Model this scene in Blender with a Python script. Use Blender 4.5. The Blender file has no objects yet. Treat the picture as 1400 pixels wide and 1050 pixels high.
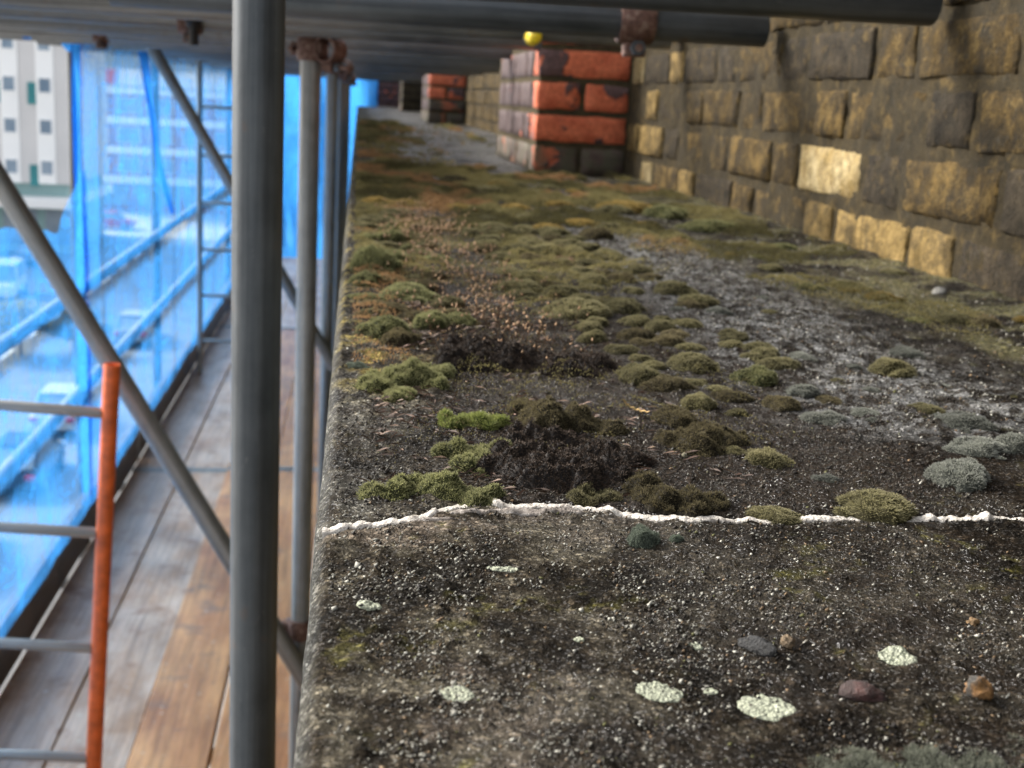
import bpy, math, random
import numpy as np
from mathutils import Matrix, Vector
random.seed(7); rng = np.random.default_rng(7)
S = bpy.context.scene; C = S.collection
rad = math.radians

# ------------------------------------------------------------------ camera
cam = bpy.data.cameras.new('camera'); co = bpy.data.objects.new('camera', cam); C.objects.link(co)
p, yw, rl = rad(13.04), rad(7.69), rad(3.285)
def rz(v): return Vector((math.cos(yw)*v[0]+math.sin(yw)*v[1], -math.sin(yw)*v[0]+math.cos(yw)*v[1], v[2]))
rt, fw, up = rz((1,0,0)), rz((0,math.cos(p),-math.sin(p))), rz((0,math.sin(p),math.cos(p)))
rt, up = math.cos(rl)*rt+math.sin(rl)*up, -math.sin(rl)*rt+math.cos(rl)*up
m = Matrix.Identity(4)
for i in range(3): m[i][0], m[i][1], m[i][2] = rt[i], up[i], -fw[i]
m.translation = (0, 0, .1648); co.matrix_world = m
cam.sensor_width = 36; cam.lens = 1675.68/1400*36; cam.clip_start = .02; cam.clip_end = 2000
cam.dof.use_dof = True; cam.dof.focus_distance = .50; cam.dof.aperture_fstop = 19
S.camera = co
# ------------------------------------------------------------------ sky and sun
SUN_EL, SUN_AZ = 34, 303          # azimuth of the sun, clockwise from +Y (the ledge runs along +Y)
w = bpy.data.worlds.new('World'); S.world = w; w.use_nodes = True
nt = w.node_tree; bg = nt.nodes['Background']
sky = nt.nodes.new('ShaderNodeTexSky'); sky.sky_type = 'NISHITA'; sky.sun_disc = False
sky.sun_elevation = rad(SUN_EL); sky.sun_rotation = rad(SUN_AZ); sky.dust_density = 4; sky.air_density = 1
hs = nt.nodes.new('ShaderNodeHueSaturation'); hs.inputs['Saturation'].default_value = .35
nt.links.new(sky.outputs[0], hs.inputs['Color']); nt.links.new(hs.outputs[0], bg.inputs[0]); bg.inputs[1].default_value = .125
sl = bpy.data.lights.new('sun', 'SUN'); so = bpy.data.objects.new('sun', sl); C.objects.link(so)
sl.energy = 1.8; sl.angle = rad(18); sl.color = (1, .96, .9)
sd = Vector((math.sin(rad(SUN_AZ))*math.cos(rad(SUN_EL)), math.cos(rad(SUN_AZ))*math.cos(rad(SUN_EL)), math.sin(rad(SUN_EL))))
so.rotation_euler = (-sd).to_track_quat('-Z', 'Y').to_euler()
S.view_settings.view_transform = 'Standard'; S.view_settings.look = 'None'; S.view_settings.gamma = 1
S.view_settings.exposure = 1.62; S.view_settings.use_curve_mapping = False

# ------------------------------------------------------------------ helpers
def tag(o, label=None, cat=None, group=None, kind=None):
    if label: o['label'] = label
    if cat: o['category'] = cat
    if group: o['group'] = group
    if kind: o['kind'] = kind
    return o
def empty(name, loc=(0,0,0), rotz=0):
    o = bpy.data.objects.new(name, None); C.objects.link(o); o.location = loc; o.rotation_euler = (0,0,rotz); o.empty_display_size = .05; return o
def link(name, me, parent=None, loc=None, rot=None):
    o = bpy.data.objects.new(name, me); C.objects.link(o)
    if parent: o.parent = parent
    if loc is not None: o.location = loc
    if rot is not None: o.rotation_euler = rot
    return o
def copy_tree(o, parent=None):
    c = o.copy(); C.objects.link(c); c.parent = parent
    for ch in o.children: copy_tree(ch, c)
    return c
def npmesh(name, V, F, mat, smooth=False, col=None, wet=None):
    """V (n,3), F (m,3) or (m,4) arrays"""
    V = np.asarray(V, np.float32); F = np.asarray(F, np.int32); k = F.shape[1]
    me = bpy.data.meshes.new(name); me.vertices.add(len(V)); me.vertices.foreach_set('co', V.ravel())
    me.loops.add(F.size); me.loops.foreach_set('vertex_index', F.ravel())
    me.polygons.add(len(F)); me.polygons.foreach_set('loop_start', np.arange(len(F), dtype=np.int32)*k)
    me.polygons.foreach_set('loop_total', np.full(len(F), k, np.int32))
    me.update(calc_edges=True)
    if smooth: me.polygons.foreach_set('use_smooth', np.ones(len(F), bool))
    if col is not None:
        a = me.color_attributes.new('Col', 'FLOAT_COLOR', 'POINT')
        c = np.ones((len(V), 4), np.float32); c[:, :3] = col
        if wet is not None: c[:, 3] = wet
        a.data.foreach_set('color', c.ravel())
    if mat: me.materials.append(mat)
    return me
class MB:
    def __init__(s): s.v = []; s.f = []
    def add(s, V, F):
        n = len(s.v); s.v += [tuple(x) for x in V]; s.f += [tuple(i+n for i in f) for f in F]; return s
    def box(s, x0, x1, y0, y1, z0, z1):
        return s.add([(x0,y0,z0),(x1,y0,z0),(x1,y1,z0),(x0,y1,z0),(x0,y0,z1),(x1,y0,z1),(x1,y1,z1),(x0,y1,z1)],
                     [(3,2,1,0),(4,5,6,7),(0,1,5,4),(1,2,6,5),(2,3,7,6),(3,0,4,7)])
    def bbox(s, x0, x1, y0, y1, z0, z1, b):
        """box with chamfered long edges"""
        V = []; F = []
        ring = lambda x, i: [(x,y0+b+i,z0+i),(x,y1-b-i,z0+i),(x,y1-i,z0+b+i),(x,y1-i,z1-b-i),(x,y1-b-i,z1-i),(x,y0+b+i,z1-i),(x,y0+i,z1-b-i),(x,y0+i,z0+b+i)]
        for x, i in ((x0,b*.5),(x0+b,0),(x1-b,0),(x1,b*.5)): V += ring(x, i)
        for r in range(3):
            for k in range(8): F.append((r*8+k, r*8+(k+1)%8, r*8+8+(k+1)%8, r*8+8+k))
        F.append(tuple(range(7,-1,-1))); F.append(tuple(range(24,32)))
        return s.add(V, F)
    def lathe(s, prof, n=20, ax='z', c=(0,0,0)):
        V = []; F = []
        for r, h in prof:
            for k in range(n):
                a = 2*math.pi*k/n; x, y = r*math.cos(a), r*math.sin(a)
                q = (x,y,h) if ax == 'z' else ((h,x,y) if ax == 'x' else (y,h,x))
                V.append((q[0]+c[0], q[1]+c[1], q[2]+c[2]))
        for i in range(len(prof)-1):
            for k in range(n): F.append((i*n+k, i*n+(k+1)%n, (i+1)*n+(k+1)%n, (i+1)*n+k))
        return s.add(V, F)
    def build(s, name, mat, parent=None, smooth=False, loc=None, rot=None):
        me = bpy.data.meshes.new(name); me.from_pydata(s.v, [], s.f); me.materials.append(mat); me.update()
        if smooth: me.polygons.foreach_set('use_smooth', [True]*len(me.polygons)); me.set_sharp_from_angle(angle=rad(40))
        return link(name, me, parent, loc, rot)
# numpy noise
def _h(i, j, s):
    n = (i.astype(np.int64)*374761393 + j.astype(np.int64)*668265263 + s*982451653) & 0xffffffff
    n = ((n ^ (n >> 13))*1274126177) & 0xffffffff
    return ((n ^ (n >> 16)) & 0xffff)/65535.
def vn(x, y, s=0):
    i = np.floor(x); j = np.floor(y); u = x-i; v = y-j; u = u*u*(3-2*u); v = v*v*(3-2*v)
    return (_h(i,j,s)*(1-u)+_h(i+1,j,s)*u)*(1-v)+(_h(i,j+1,s)*(1-u)+_h(i+1,j+1,s)*u)*v
def fbm(x, y, s=0, o=4):
    t = 0; a = .5; n = 0
    for k in range(o): t = t+a*vn(x*2**k, y*2**k, s+k*17); n += a; a *= .5
    return t/n
def worley(x, y, s=0):
    i = np.floor(x); j = np.floor(y); d = np.full(np.shape(x), 9.); idv = np.zeros(np.shape(x))
    for a in (-1,0,1):
        for b in (-1,0,1):
            px = i+a+_h(i+a,j+b,s); py = j+b+_h(i+a,j+b,s+5); q = np.hypot(px-x, py-y)
            k = q < d; d = np.where(k, q, d); idv = np.where(k, _h(i+a,j+b,s+9), idv)
    return d, idv
def sst(a, b, x): t = np.clip((x-a)/(b-a), 0, 1); return t*t*(3-2*t)

# ------------------------------------------------------------------ materials
class NT:
    def __init__(s, name):
        s.m = bpy.data.materials.new(name); s.m.use_nodes = True; s.t = s.m.node_tree; s.b = s.t.nodes['Principled BSDF']; s.out = s.t.nodes['Material Output']
    def n(s, ty, **k):
        o = s.t.nodes.new('ShaderNode'+ty)
        for a, v in k.items():
            if hasattr(o, a) and a not in ('Scale',): setattr(o, a, v)
            else: s.set(o.inputs[a], v)
        return o
    def set(s, i, v):
        if hasattr(v, 'is_output'): s.t.links.new(v, i)
        elif isinstance(v, tuple) and len(v) == 3 and i.type == 'RGBA': i.default_value = (*v, 1)
        else: i.default_value = v
    def coord(s, w='Object'): return s.n('TexCoord').outputs[w]
    def mapping(s, v, sc=(1,1,1), loc=(0,0,0)): return s.n('Mapping', Vector=v, Scale=sc, Location=loc).outputs[0]
    def noise(s, v, sc, d=4, r=.55, dist=0): return s.n('TexNoise', Vector=v, Scale=sc, Detail=d, Roughness=r, Distortion=dist).outputs[0]
    def ramp(s, f, *st):
        o = s.n('ValToRGB', Fac=f); e = o.color_ramp.elements
        while len(e) < len(st): e.new(.5)
        for q, (pp, c) in zip(e, st): q.position = pp; q.color = (*c, 1) if isinstance(c, tuple) else (c, c, c, 1)
        return o.outputs[0]
    def mix(s, f, a, b, mode='MIX'):
        o = s.n('Mix', data_type='RGBA', blend_type=mode); s.set(o.inputs[0], f); s.set(o.inputs[6], a); s.set(o.inputs[7], b); return o.outputs[2]
    def math(s, op, a, b=0., c=None):
        o = s.n('Math', operation=op); s.set(o.inputs[0], a); s.set(o.inputs[1], b)
        if c is not None: s.set(o.inputs[2], c)
        return o.outputs[0]
    def bump(s, h, st, dist): s.set(s.b.inputs['Normal'], s.n('Bump', Height=h, Strength=st, Distance=dist).outputs[0])
    def base(s, c, rough=.6, metal=0.):
        s.set(s.b.inputs['Base Color'], c); s.set(s.b.inputs['Roughness'], rough); s.set(s.b.inputs['Metallic'], metal); return s.m
def plain(name, c, rough=.6, metal=0., var=.25, sc=8.):
    t = NT(name); v = t.coord(); n = t.noise(v, sc, 5)
    d = tuple(x*(1-var) for x in c); l = tuple(min(1, x*(1+var)) for x in c)
    t.base(t.ramp(n, (.3, d), (.7, l)), rough, metal); return t.m

def m_stone():
    t = NT('weathered_stone'); v = t.coord()
    a = t.n('Attribute', attribute_name='Col')
    vo = t.n('TexVoronoi', Vector=v, Scale=620.); cell = t.n('SeparateColor', Color=vo.outputs['Color']).outputs[0]
    vo2 = t.n('TexVoronoi', Vector=v, Scale=1300.); cell2 = t.n('SeparateColor', Color=vo2.outputs['Color']).outputs[0]
    fine = t.noise(v, 900., 3, .7); mid = t.noise(v, 150., 4, .65)
    f1 = t.ramp(cell, (0., .5), (.5, .85), (.8, 1.2), (.92, 2.2), (1., 3.4))
    f2 = t.ramp(cell2, (0., .65), (.6, .95), (.85, 1.25), (1., 1.7))
    c = t.mix(.85, a.outputs['Color'], f1, 'MULTIPLY'); c = t.mix(.8, c, f2, 'MULTIPLY')
    c = t.mix(.9, c, t.ramp(mid, (.3, .45), (.5, .95), (.7, 1.5)), 'MULTIPLY')  # low spots darker, high ones paler: relief shading painted over the real speckle
    g = t.ramp(fine, (.25, .6), (.75, 1.35)); c = t.mix(.8, c, g, 'MULTIPLY')
    hgt = t.math('ADD', t.math('MULTIPLY', cell, .5), t.math('ADD', t.math('MULTIPLY', mid, 1.2), t.math('MULTIPLY', fine, .5)))
    t.bump(hgt, 1., .0034)
    ro = t.math('SUBTRACT', t.math('ADD', .42, t.math('MULTIPLY', mid, .65)), t.math('MULTIPLY', a.outputs['Alpha'], .42))
    gl = t.math('MULTIPLY', t.ramp(cell2, (.86, 0.), (.9, 1.)), t.math('ADD', .25, a.outputs['Alpha'])); t.set(t.b.inputs['Specular IOR Level'], t.math('ADD', .03, t.math('ADD', t.math('MULTIPLY', a.outputs['Alpha'], .06), t.math('MULTIPLY', gl, 1.1)))); return t.base(c, t.math('SUBTRACT', ro, t.math('MULTIPLY', gl, .3)))
def m_moss(name, rough=.85, var=.3, trans=0.):
    t = NT(name); a = t.n('Attribute', attribute_name='Col'); oi = t.n('ObjectInfo')
    f = t.n('MapRange', Value=oi.outputs['Random']); f.inputs[3].default_value = 1-var; f.inputs[4].default_value = 1+var
    c = t.mix(1., a.outputs['Color'], t.n('CombineColor', Red=f.outputs[0], Green=f.outputs[0], Blue=f.outputs[0]).outputs[0], 'MULTIPLY')
    t.base(c, rough); t.set(t.b.inputs['Specular IOR Level'], .3)
    if trans:
        tl = t.n('BsdfTranslucent', Color=c); mx = t.n('MixShader'); t.set(mx.inputs[0], trans); t.set(mx.inputs[1], t.b.outputs[0]); t.set(mx.inputs[2], tl.outputs[0]); t.t.links.new(mx.outputs[0], t.out.inputs[0])
    return t.m
def m_tube(name='galvanised_steel', c0=(.045,.053,.060), c1=(.115,.125,.132), metal=.35, rough=.5, rust=.5):
    t = NT(name); v = t.coord(); oi = t.n('ObjectInfo')
    vv = t.n('VectorMath', operation='ADD'); t.set(vv.inputs[0], v); t.set(vv.inputs[1], oi.outputs['Location']); v = vv.outputs[0]
    st = t.noise(t.mapping(v, (55,55,2.2)), 1., 5, .6); bl = t.noise(v, 14., 5, .65); sp = t.noise(t.mapping(v, (1,1,.45)), 130., 3, .6)
    c = t.ramp(t.math('ADD', t.math('MULTIPLY', st, .6), t.math('MULTIPLY', bl, .4)), (.36, c0), (.62, c1))
    c = t.mix(t.ramp(sp, (.66, 0.), (.78, .3)), c, (.22,.22,.21))
    c = t.mix(1., c, t.ramp(t.noise(t.mapping(v, (120,120,1.2)), 1., 3, .6), (.32, .68), (.68, 1.25)), 'MULTIPLY')
    c = t.mix(t.math('MULTIPLY', t.ramp(bl, (.60, 0.), (.70, 1.)), rust), c, (.13,.075,.04))
    t.bump(t.math('ADD', sp, bl), .25, .0015)
    return t.base(c, t.ramp(bl, (.3, rough-.12), (.7, rough+.16)), metal)
def m_rust():
    t = NT('rusty_cast_steel'); v = t.coord(); n = t.noise(v, 90., 5, .65)
    t.bump(n, .6, .002)
    return t.base(t.ramp(n, (.3, (.05,.03,.025)), (.5, (.14,.07,.05)), (.68, (.26,.18,.14))), .6, .35)
def m_wood(name, a, b, dark, grain=1.):
    t = NT(name); v = t.coord(); oi = t.n('ObjectInfo')
    vv = t.n('VectorMath', operation='ADD'); t.set(vv.inputs[0], v); t.set(vv.inputs[1], oi.outputs['Location']); v = vv.outputs[0]
    g = t.noise(t.mapping(v, (26,1.1,26)), 2.4, 6, .6, .6); bl = t.noise(t.mapping(v, (2.2,1,1)), 3.2, 4, .6); sp = t.noise(v, 40., 3, .5)
    c = t.ramp(bl, (.34, a), (.62, b)); c = t.mix(1., c, t.ramp(g, (.3, .62), (.6, 1.1)), 'MULTIPLY')
    c = t.mix(t.ramp(t.noise(v, 7., 4, .6), (.56, 0.), (.68, .8)), c, dark)
    c = t.mix(t.ramp(sp, (.68, 0.), (.72, .7)), c, (.55,.5,.42))
    t.bump(g, .4, .003)
    return t.base(c, .38)
def soot(t, c, amt=1.):
    """soot and grime that clings to the masonry in blotches (world position)"""
    P = t.n('NewGeometry').outputs['Position']
    n1 = t.noise(P, 17., 6, .7, .4); n2 = t.noise(P, 75., 5, .7)
    k = t.ramp(t.math('ADD', t.math('MULTIPLY', n1, .65), t.math('MULTIPLY', n2, .35)), (.43, 0.), (.57, .88))
    c = t.mix(t.math('MULTIPLY', k, amt), c, (.026,.022,.0155))
    lg = t.ramp(t.noise(P, 44., 5, .75), (.54, 0.), (.66, .75))
    c = t.mix(t.math('MULTIPLY', lg, amt), c, (.135,.092,.034))
    return t.mix(t.math('MULTIPLY', t.ramp(t.noise(P, 90., 4, .7), (.62, 0.), (.70, .8)), amt), c, (.062,.056,.042))
def m_brick(name, a, b, amt, sc=34.):
    t = NT(name); oi = t.n('ObjectInfo')
    v = t.n('VectorMath', operation='ADD'); t.set(v.inputs[0], t.coord())
    cx = t.n('CombineXYZ'); t.set(cx.inputs[0], t.math('MULTIPLY', oi.outputs['Random'], 37.)); t.set(cx.inputs[1], t.math('MULTIPLY', oi.outputs['Random'], 91.)); t.set(v.inputs[1], cx.outputs[0]); v = v.outputs[0]
    n = t.noise(v, sc, 6, .65); f = t.noise(v, 210., 4, .7); pit = t.n('TexVoronoi', Vector=v, Scale=120.).outputs[0]
    c = t.ramp(n, (.36, a), (.64, b)); c = t.mix(1., c, t.ramp(f, (.3, .65), (.7, 1.3)), 'MULTIPLY')
    hv = t.n('HueSaturation', Color=c); t.set(hv.inputs['Value'], t.math('ADD', .7, t.math('MULTIPLY', oi.outputs['Random'], .6))); c = hv.outputs[0]
    c = t.mix(t.ramp(pit, (.06, .9), (.16, 0.)), c, (.03,.027,.022))
    t.bump(t.math('ADD', t.math('MULTIPLY', n, 1.4), t.math('ADD', f, t.ramp(pit, (.05, 0.), (.2, 1.)))), .8, .004)
    t.set(t.b.inputs['Specular IOR Level'], .12); return t.base(soot(t, c, amt), .95)
def m_red(name, thr, green=0., gk=1.):
    """glazed purple-brown face that has spalled to bright orange clay"""
    t = NT(name); oi = t.n('ObjectInfo')
    v = t.n('VectorMath', operation='ADD'); t.set(v.inputs[0], t.coord())
    cx = t.n('CombineXYZ'); t.set(cx.inputs[0], t.math('MULTIPLY', oi.outputs['Random'], 53.)); t.set(cx.inputs[1], t.math('MULTIPLY', oi.outputs['Random'], 19.)); t.set(v.inputs[1], cx.outputs[0]); v = v.outputs[0]
    n = t.noise(v, 9., 5, .6, .3); f = t.noise(v, 120., 4, .7); mid = t.noise(v, 30., 5, .6)
    sp = t.ramp(n, (thr-.012, 0.), (thr+.012, 1.))
    glaze = t.ramp(mid, (.3, (.075*gk,.040*gk,.036*gk)), (.7, (.14*gk,.078*gk,.070*gk)))
    clay = t.ramp(mid, (.3, (.50,.10,.04)), (.7, (.70,.19,.085)))
    c = t.mix(sp, glaze, clay); c = t.mix(1., c, t.ramp(f, (.3, .75), (.7, 1.25)), 'MULTIPLY')
    if green: c = t.mix(t.ramp(mid, (.35, .15), (.6, green)), c, (.075,.072,.04))
    t.bump(t.math('ADD', t.math('MULTIPLY', sp, -1.2), t.math('ADD', t.math('MULTIPLY', f, .35), mid)), .7, .004)
    return t.base(c, .82)
def m_mortar(name='lime_mortar', k=1., so=.75):
    t = NT(name); P = t.n('NewGeometry').outputs['Position']
    n = t.noise(P, 60., 6, .7); g = t.noise(P, 400., 3, .7)
    c = t.mix(1., t.ramp(n, (.3, (.030*k,.026*k,.017*k)), (.7, (.070*k,.052*k,.026*k))), t.ramp(g, (.3, .6), (.7, 1.3)), 'MULTIPLY')
    t.bump(t.math('ADD', n, g), .9, .003)
    t.set(t.b.inputs['Specular IOR Level'], .12); return t.base(soot(t, c, so), .95)
def m_white_mortar():
    t = NT('white_pointing'); v = t.coord(); n = t.noise(v, 160., 5, .65); g = t.noise(v, 800., 3, .7)
    c = t.mix(t.ramp(n, (.52, 0.), (.64, .9)), (.62,.57,.50), (.16,.135,.11))
    c = t.mix(1., c, t.ramp(g, (.3, .7), (.7, 1.2)), 'MULTIPLY')
    t.bump(t.math('ADD', n, g), .8, .002); return t.base(c, .9)
def m_lichen():
    t = NT('pale_lichen'); v = t.coord(); vo = t.n('TexVoronoi', Vector=v, Scale=900.).outputs[0]; n = t.noise(v, 500., 4, .7)
    c = t.mix(1., t.ramp(n, (.3, (.26,.28,.19)), (.7, (.50,.52,.39))), t.ramp(vo, (0., 1.1), (.6, .6)), 'MULTIPLY')
    t.bump(t.math('ADD', n, vo), .8, .0012); return t.base(c, .95)
def m_net(name, cover, tint=(.72,.88,1.)):
    t = NT(name); v = t.coord()
    n = t.noise(t.mapping(v, (3,1.6,1.1)), 2.4, 5, .6, .8); wv = t.noise(v, 60., 3, .6)
    tr = t.n('BsdfTransparent', Color=tint); tl = t.n('BsdfTranslucent', Color=(.05,.31,.80)); df = t.n('BsdfDiffuse', Color=(.02,.19,.66))
    a = t.n('MixShader'); t.set(a.inputs[0], .3); t.set(a.inputs[1], tl.outputs[0]); t.set(a.inputs[2], df.outputs[0])
    f = t.math('ADD', t.math('MULTIPLY', t.ramp(n, (.35, 0.), (.7, 1.)), .38), t.math('ADD', t.math('MULTIPLY', wv, .16), cover-.26))
    cr = t.noise(t.mapping(v, (3,5,1.3)), 1.5, 3, .5, 1.5); c2 = t.noise(t.mapping(v, (3,1.2,4)), 1.7, 3, .5, 1.2)
    f = t.math('ADD', f, t.math('MULTIPLY', t.math('ADD', t.ramp(cr, (.485, 0.), (.5, 1.), (.515, 0.)), t.ramp(c2, (.488, 0.), (.5, 1.), (.512, 0.))), .32))
    b = t.n('MixShader'); t.set(b.inputs[0], f); t.set(b.inputs[1], tr.outputs[0]); t.set(b.inputs[2], a.outputs[0])
    t.t.links.new(b.outputs[0], t.out.inputs[0]); return t.m
def m_smear():
    t = NT('torn_mortar'); v = t.coord(); n = t.noise(v, 260., 5, .7); g = t.noise(v, 1100., 3, .7)
    t.bump(t.math('ADD', n, g), 1., .002)
    return t.base(t.mix(1., t.ramp(n, (.34, (.06,.05,.042)), (.46, (.22,.185,.155)), (.62, (.42,.38,.34))), t.ramp(g, (.3,.6), (.7,1.3)), 'MULTIPLY'), .9)
M = dict(stone=m_stone(), smear=m_smear(), moss=m_moss('moss', trans=.42), dead=m_moss('dead_moss', .8, .12), grit=m_moss('grit', .7, .1), tube=m_tube(), rust=m_rust(),
    bright=m_tube('newer_galvanised_steel', (.17,.175,.17), (.34,.34,.325), .3, .42, .15),
    mid=m_tube('dull_galvanised_steel', (.12,.127,.13), (.25,.255,.25), .35, .4, .4), orange=plain('orange_paint', (.68,.125,.025), .5, 0, .3, 38), ladder=m_tube('ladder_aluminium', (.26,.265,.26), (.45,.45,.44), .4, .45, .1),
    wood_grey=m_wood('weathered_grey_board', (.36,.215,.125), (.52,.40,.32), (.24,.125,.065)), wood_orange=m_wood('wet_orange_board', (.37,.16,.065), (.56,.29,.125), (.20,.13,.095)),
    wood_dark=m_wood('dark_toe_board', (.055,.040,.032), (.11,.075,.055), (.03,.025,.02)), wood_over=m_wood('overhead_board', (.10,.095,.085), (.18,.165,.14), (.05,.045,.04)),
    stock=m_brick('sooty_stock_brick', (.026,.018,.008), (.13,.085,.029), 1.), stock_y=m_brick('yellow_stock_brick', (.10,.068,.024), (.27,.185,.072), .8), stock_d=m_brick('blackened_brick', (.018,.015,.011), (.06,.047,.031), .7),
    stock_c=m_brick('cream_stock_brick', (.22,.155,.062), (.40,.32,.175), .55, 22.),
    red=m_red('red_brick', .50), red_or=m_red('orange_brick', .40), red_p=m_red('purple_brick', .62), red_g=m_red('mossy_brick', .60, .92), red_s=m_red('dimmed_side_brick', .66, 0., .55), red_h=m_red('half_spalled_brick', .47), mortar=m_mortar(), pmortar=m_mortar('pale_mortar', 1.7, .45), wmortar=m_white_mortar(), lichen=m_lichen(),  # red_s: purple glaze painted darker, dimming the sunlit side of the piers
    net=m_net('blue_debris_netting', .43, (.78,.92,1.)), net_d=m_net('bunched_blue_netting', .8, (.2,.55,.95)), yellow=plain('yellow_plastic', (.75,.55,.02), .4), black=plain('black_plastic', (.02,.02,.022), .45),
    soil=plain('dark_soil', (.035,.026,.02), .9, 0, .4, 120))

# ------------------------------------------------------------------ the stone ledge (setting)
JX = np.array([-.02,-.007,.002,.013,.028,.043,.055,.065,.081,.099,.113,.128,.146,.174,.208,.242,.259,.294,.45,.66])
JY = np.array([.448,.452,.456,.461,.467,.480,.487,.482,.483,.482,.476,.471,.468,.468,.473,.475,.476,.478,.482,.484])
WALLX = .626
JOINTS = [2.05, 3.6, 5.15, 6.7, 8.3, 10., 12.]
def ledge_h(x, y):
    n = .004*(fbm(x*14, y*14, 3)-.5)+.0022*(fbm(x*60, y*60, 11)-.5)
    d, _ = worley(x*230, y*230, 4); n = n+.0009*(1-np.clip(d*1.6, 0, 1))*sst(.4, .6, fbm(x*30, y*30, 8))
    d2, i2 = worley(x*95, y*95, 6); n = n+.0022*np.clip(.5-d2, 0, .5)*2*(i2 > .62)
    yj = np.interp(x, JX, JY); n = n-.003*np.exp(-((y-yj)/.0028)**2)
    # crusty band under the drip line, silt towards the wall
    band = np.exp(-((x-.335)/.075)**2)*sst(.55, .62, y)
    n = n+band*.006*fbm(x*70, y*45, 21)
    n = n+.014*sst(.54, .64, x)*fbm(x*25, y*25, 31)*sst(.2,.9,y)
    for jy in JOINTS: n = n-.004*np.exp(-((y-jy)/.004)**2)
    return n
xs = np.concatenate([[.03,-.012,-.0125,-.0115], np.linspace(-.0085, .64, 430)])
ys = np.concatenate([np.linspace(-.5, .2, 90)[:-1], .2*(80.**np.linspace(0, 1, 720))])
X, Y = np.meshgrid(xs, ys)
Z = ledge_h(X, Y)
edge = .0022*(fbm(Y*45, Y*0+.3, 51)-.5)+.004*np.clip(fbm(Y*160, Y*0+.7, 52)-.62, 0, 1)*2
fade = np.clip((.012-X)/.02, 0, 1); X = X+edge*fade
Z = Z-.0014*np.clip((.0022-(X-edge*fade+.0085))/.0022, 0, 1)**2
Z[:, 0] = -.24; Z[:, 1] = -.20; Z[:, 2] = -.014; Z[:, 3] = -.0055
nx, ny = len(xs), len(ys)
# colours of the stone itself: grey lichened stone, dark wet silt, chalky crust, ochre and green algae; plus a painted lit edge
def mixc(c, k, d): return c*(1-k[..., None])+np.array(d)*k[..., None]
yj = np.interp(X, JX, JY); front = Y < yj
n1 = fbm(X*22, Y*22, 61, 5); n2 = fbm(X*75, Y*75, 63, 4); n3 = fbm(X*9, Y*9, 65, 4); n4 = fbm(X*190, Y*190, 67, 3)
col = np.zeros(X.shape+(3,))+np.array((.026,.0205,.0135))
dark = sst(.05, .19, X+.16*(n1-.5)+.25*(.46-np.minimum(Y, .46)))
col = mixc(col, dark*.8, (.0115,.0078,.0048))
col = mixc(col, (1-dark*.75)*sst(.46, .62, .55*n2+.45*n1)*.8, (.098,.086,.062)); col = mixc(col, sst(.46,.34,.5*n1+.5*n2)*.75, (.0075,.0065,.005))
col = mixc(col, sst(.60, .72, n1)*(1-dark)*front*.7, (.13,.103,.078))                       # pinkish bare stone
ochre = sst(.62, .74, fbm(X*50, Y*50, 71))*sst(.52, .64, n4); col = mixc(col, ochre*.5, (.085,.078,.018))
back = (~front)*1.
col = mixc(col, back*sst(.025,.06,X+.03*(n1-.5))*sst(.33,.24,X+.06*(n1-.5))*sst(1.9,1.3,Y)*.88, (.015,.0100,.0063))
col = mixc(col, back*sst(.05, .0, X)*sst(.4, .6, n2)*.8, (.085,.08,.066))
col = mixc(col, back*sst(.055, .02, X)*sst(.62, .75, Y)*sst(.5, .62, n2)*.8, (.17,.13,.03))
band = np.exp(-((X-.335-.05*(n1-.5))/.075)**2)*sst(.56, .66, Y)
col = mixc(col, np.clip(band*1.7*sst(.47, .55, n2*.5+n4*.5), 0, 1)*.8, (.165,.165,.16))
yg = back*sst(.40, .52, X)*sst(.6, .8, Y)*sst(.42, .6, n1); col = mixc(col, yg*.8, (.115,.105,.045))
far = sst(2.3, 3.2, Y); col = mixc(col, far*.85, (.045,.041,.034)); col = mixc(col, far*sst(.48, .62, fbm(X*6, Y*2.2, 77)), (.10,.097,.09))
mid_ = np.exp(-((X-.27-.03*(n3-.5))/.07)**2)*sst(2.6,3.1,Y)*sst(7.5,5.,Y); col = mixc(col, mid_*.92, (.020,.0185,.018)); col = mixc(col, sst(.09,.03,X)*far*sst(.4,.6,n1)*.7, (.075,.07,.03))
redp = np.exp(-(((X-.23)/.02)**2+((Y-1.35)/.1)**2)); col = mixc(col, np.clip(redp*1.3, 0, 1)*.7, (.16,.06,.04))
col = mixc(col, sst(-.0072, -.0105, X)*.7, (.10,.10,.09))  # pale arris paints in the light on the bevel of the edge
wet = np.clip(dark*sst(.3, .6, n1)*1.2+.35*back*sst(.45, .6, n3)+band*.5*sst(.55, .7, n1), 0, 1)
wet[:, :4] = 0
V = np.stack([X, Y, Z], -1).reshape(-1, 3); COL = col.reshape(-1, 3); WET = wet.ravel()
ii = np.arange(ny*nx).reshape(ny, nx)
Q = np.stack([ii[:-1, :-1], ii[:-1, 1:], ii[1:, 1:], ii[1:, :-1]], -1).reshape(-1, 4)
fy = Y[:-1, :-1].ravel()*.5+Y[1:, 1:].ravel()*.5; fj = yj[:-1, :-1].ravel()
slab = np.zeros(len(Q), int); slab[fy > fj] = 1
for k, jy in enumerate(JOINTS): slab[fy > jy] = k+2
ledge = tag(empty('stone_ledge'), kind='structure')
for k in range(len(JOINTS)+2):
    q = Q[slab == k]; u, inv = np.unique(q, return_inverse=True)
    link('stone_slab', npmesh('stone_slab', V[u], inv.reshape(-1, 4), M['stone'], True, COL[u], WET[u]), ledge)
def gz(x, y): return float(ledge_h(np.array([x]), np.array([y]))[0])

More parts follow.
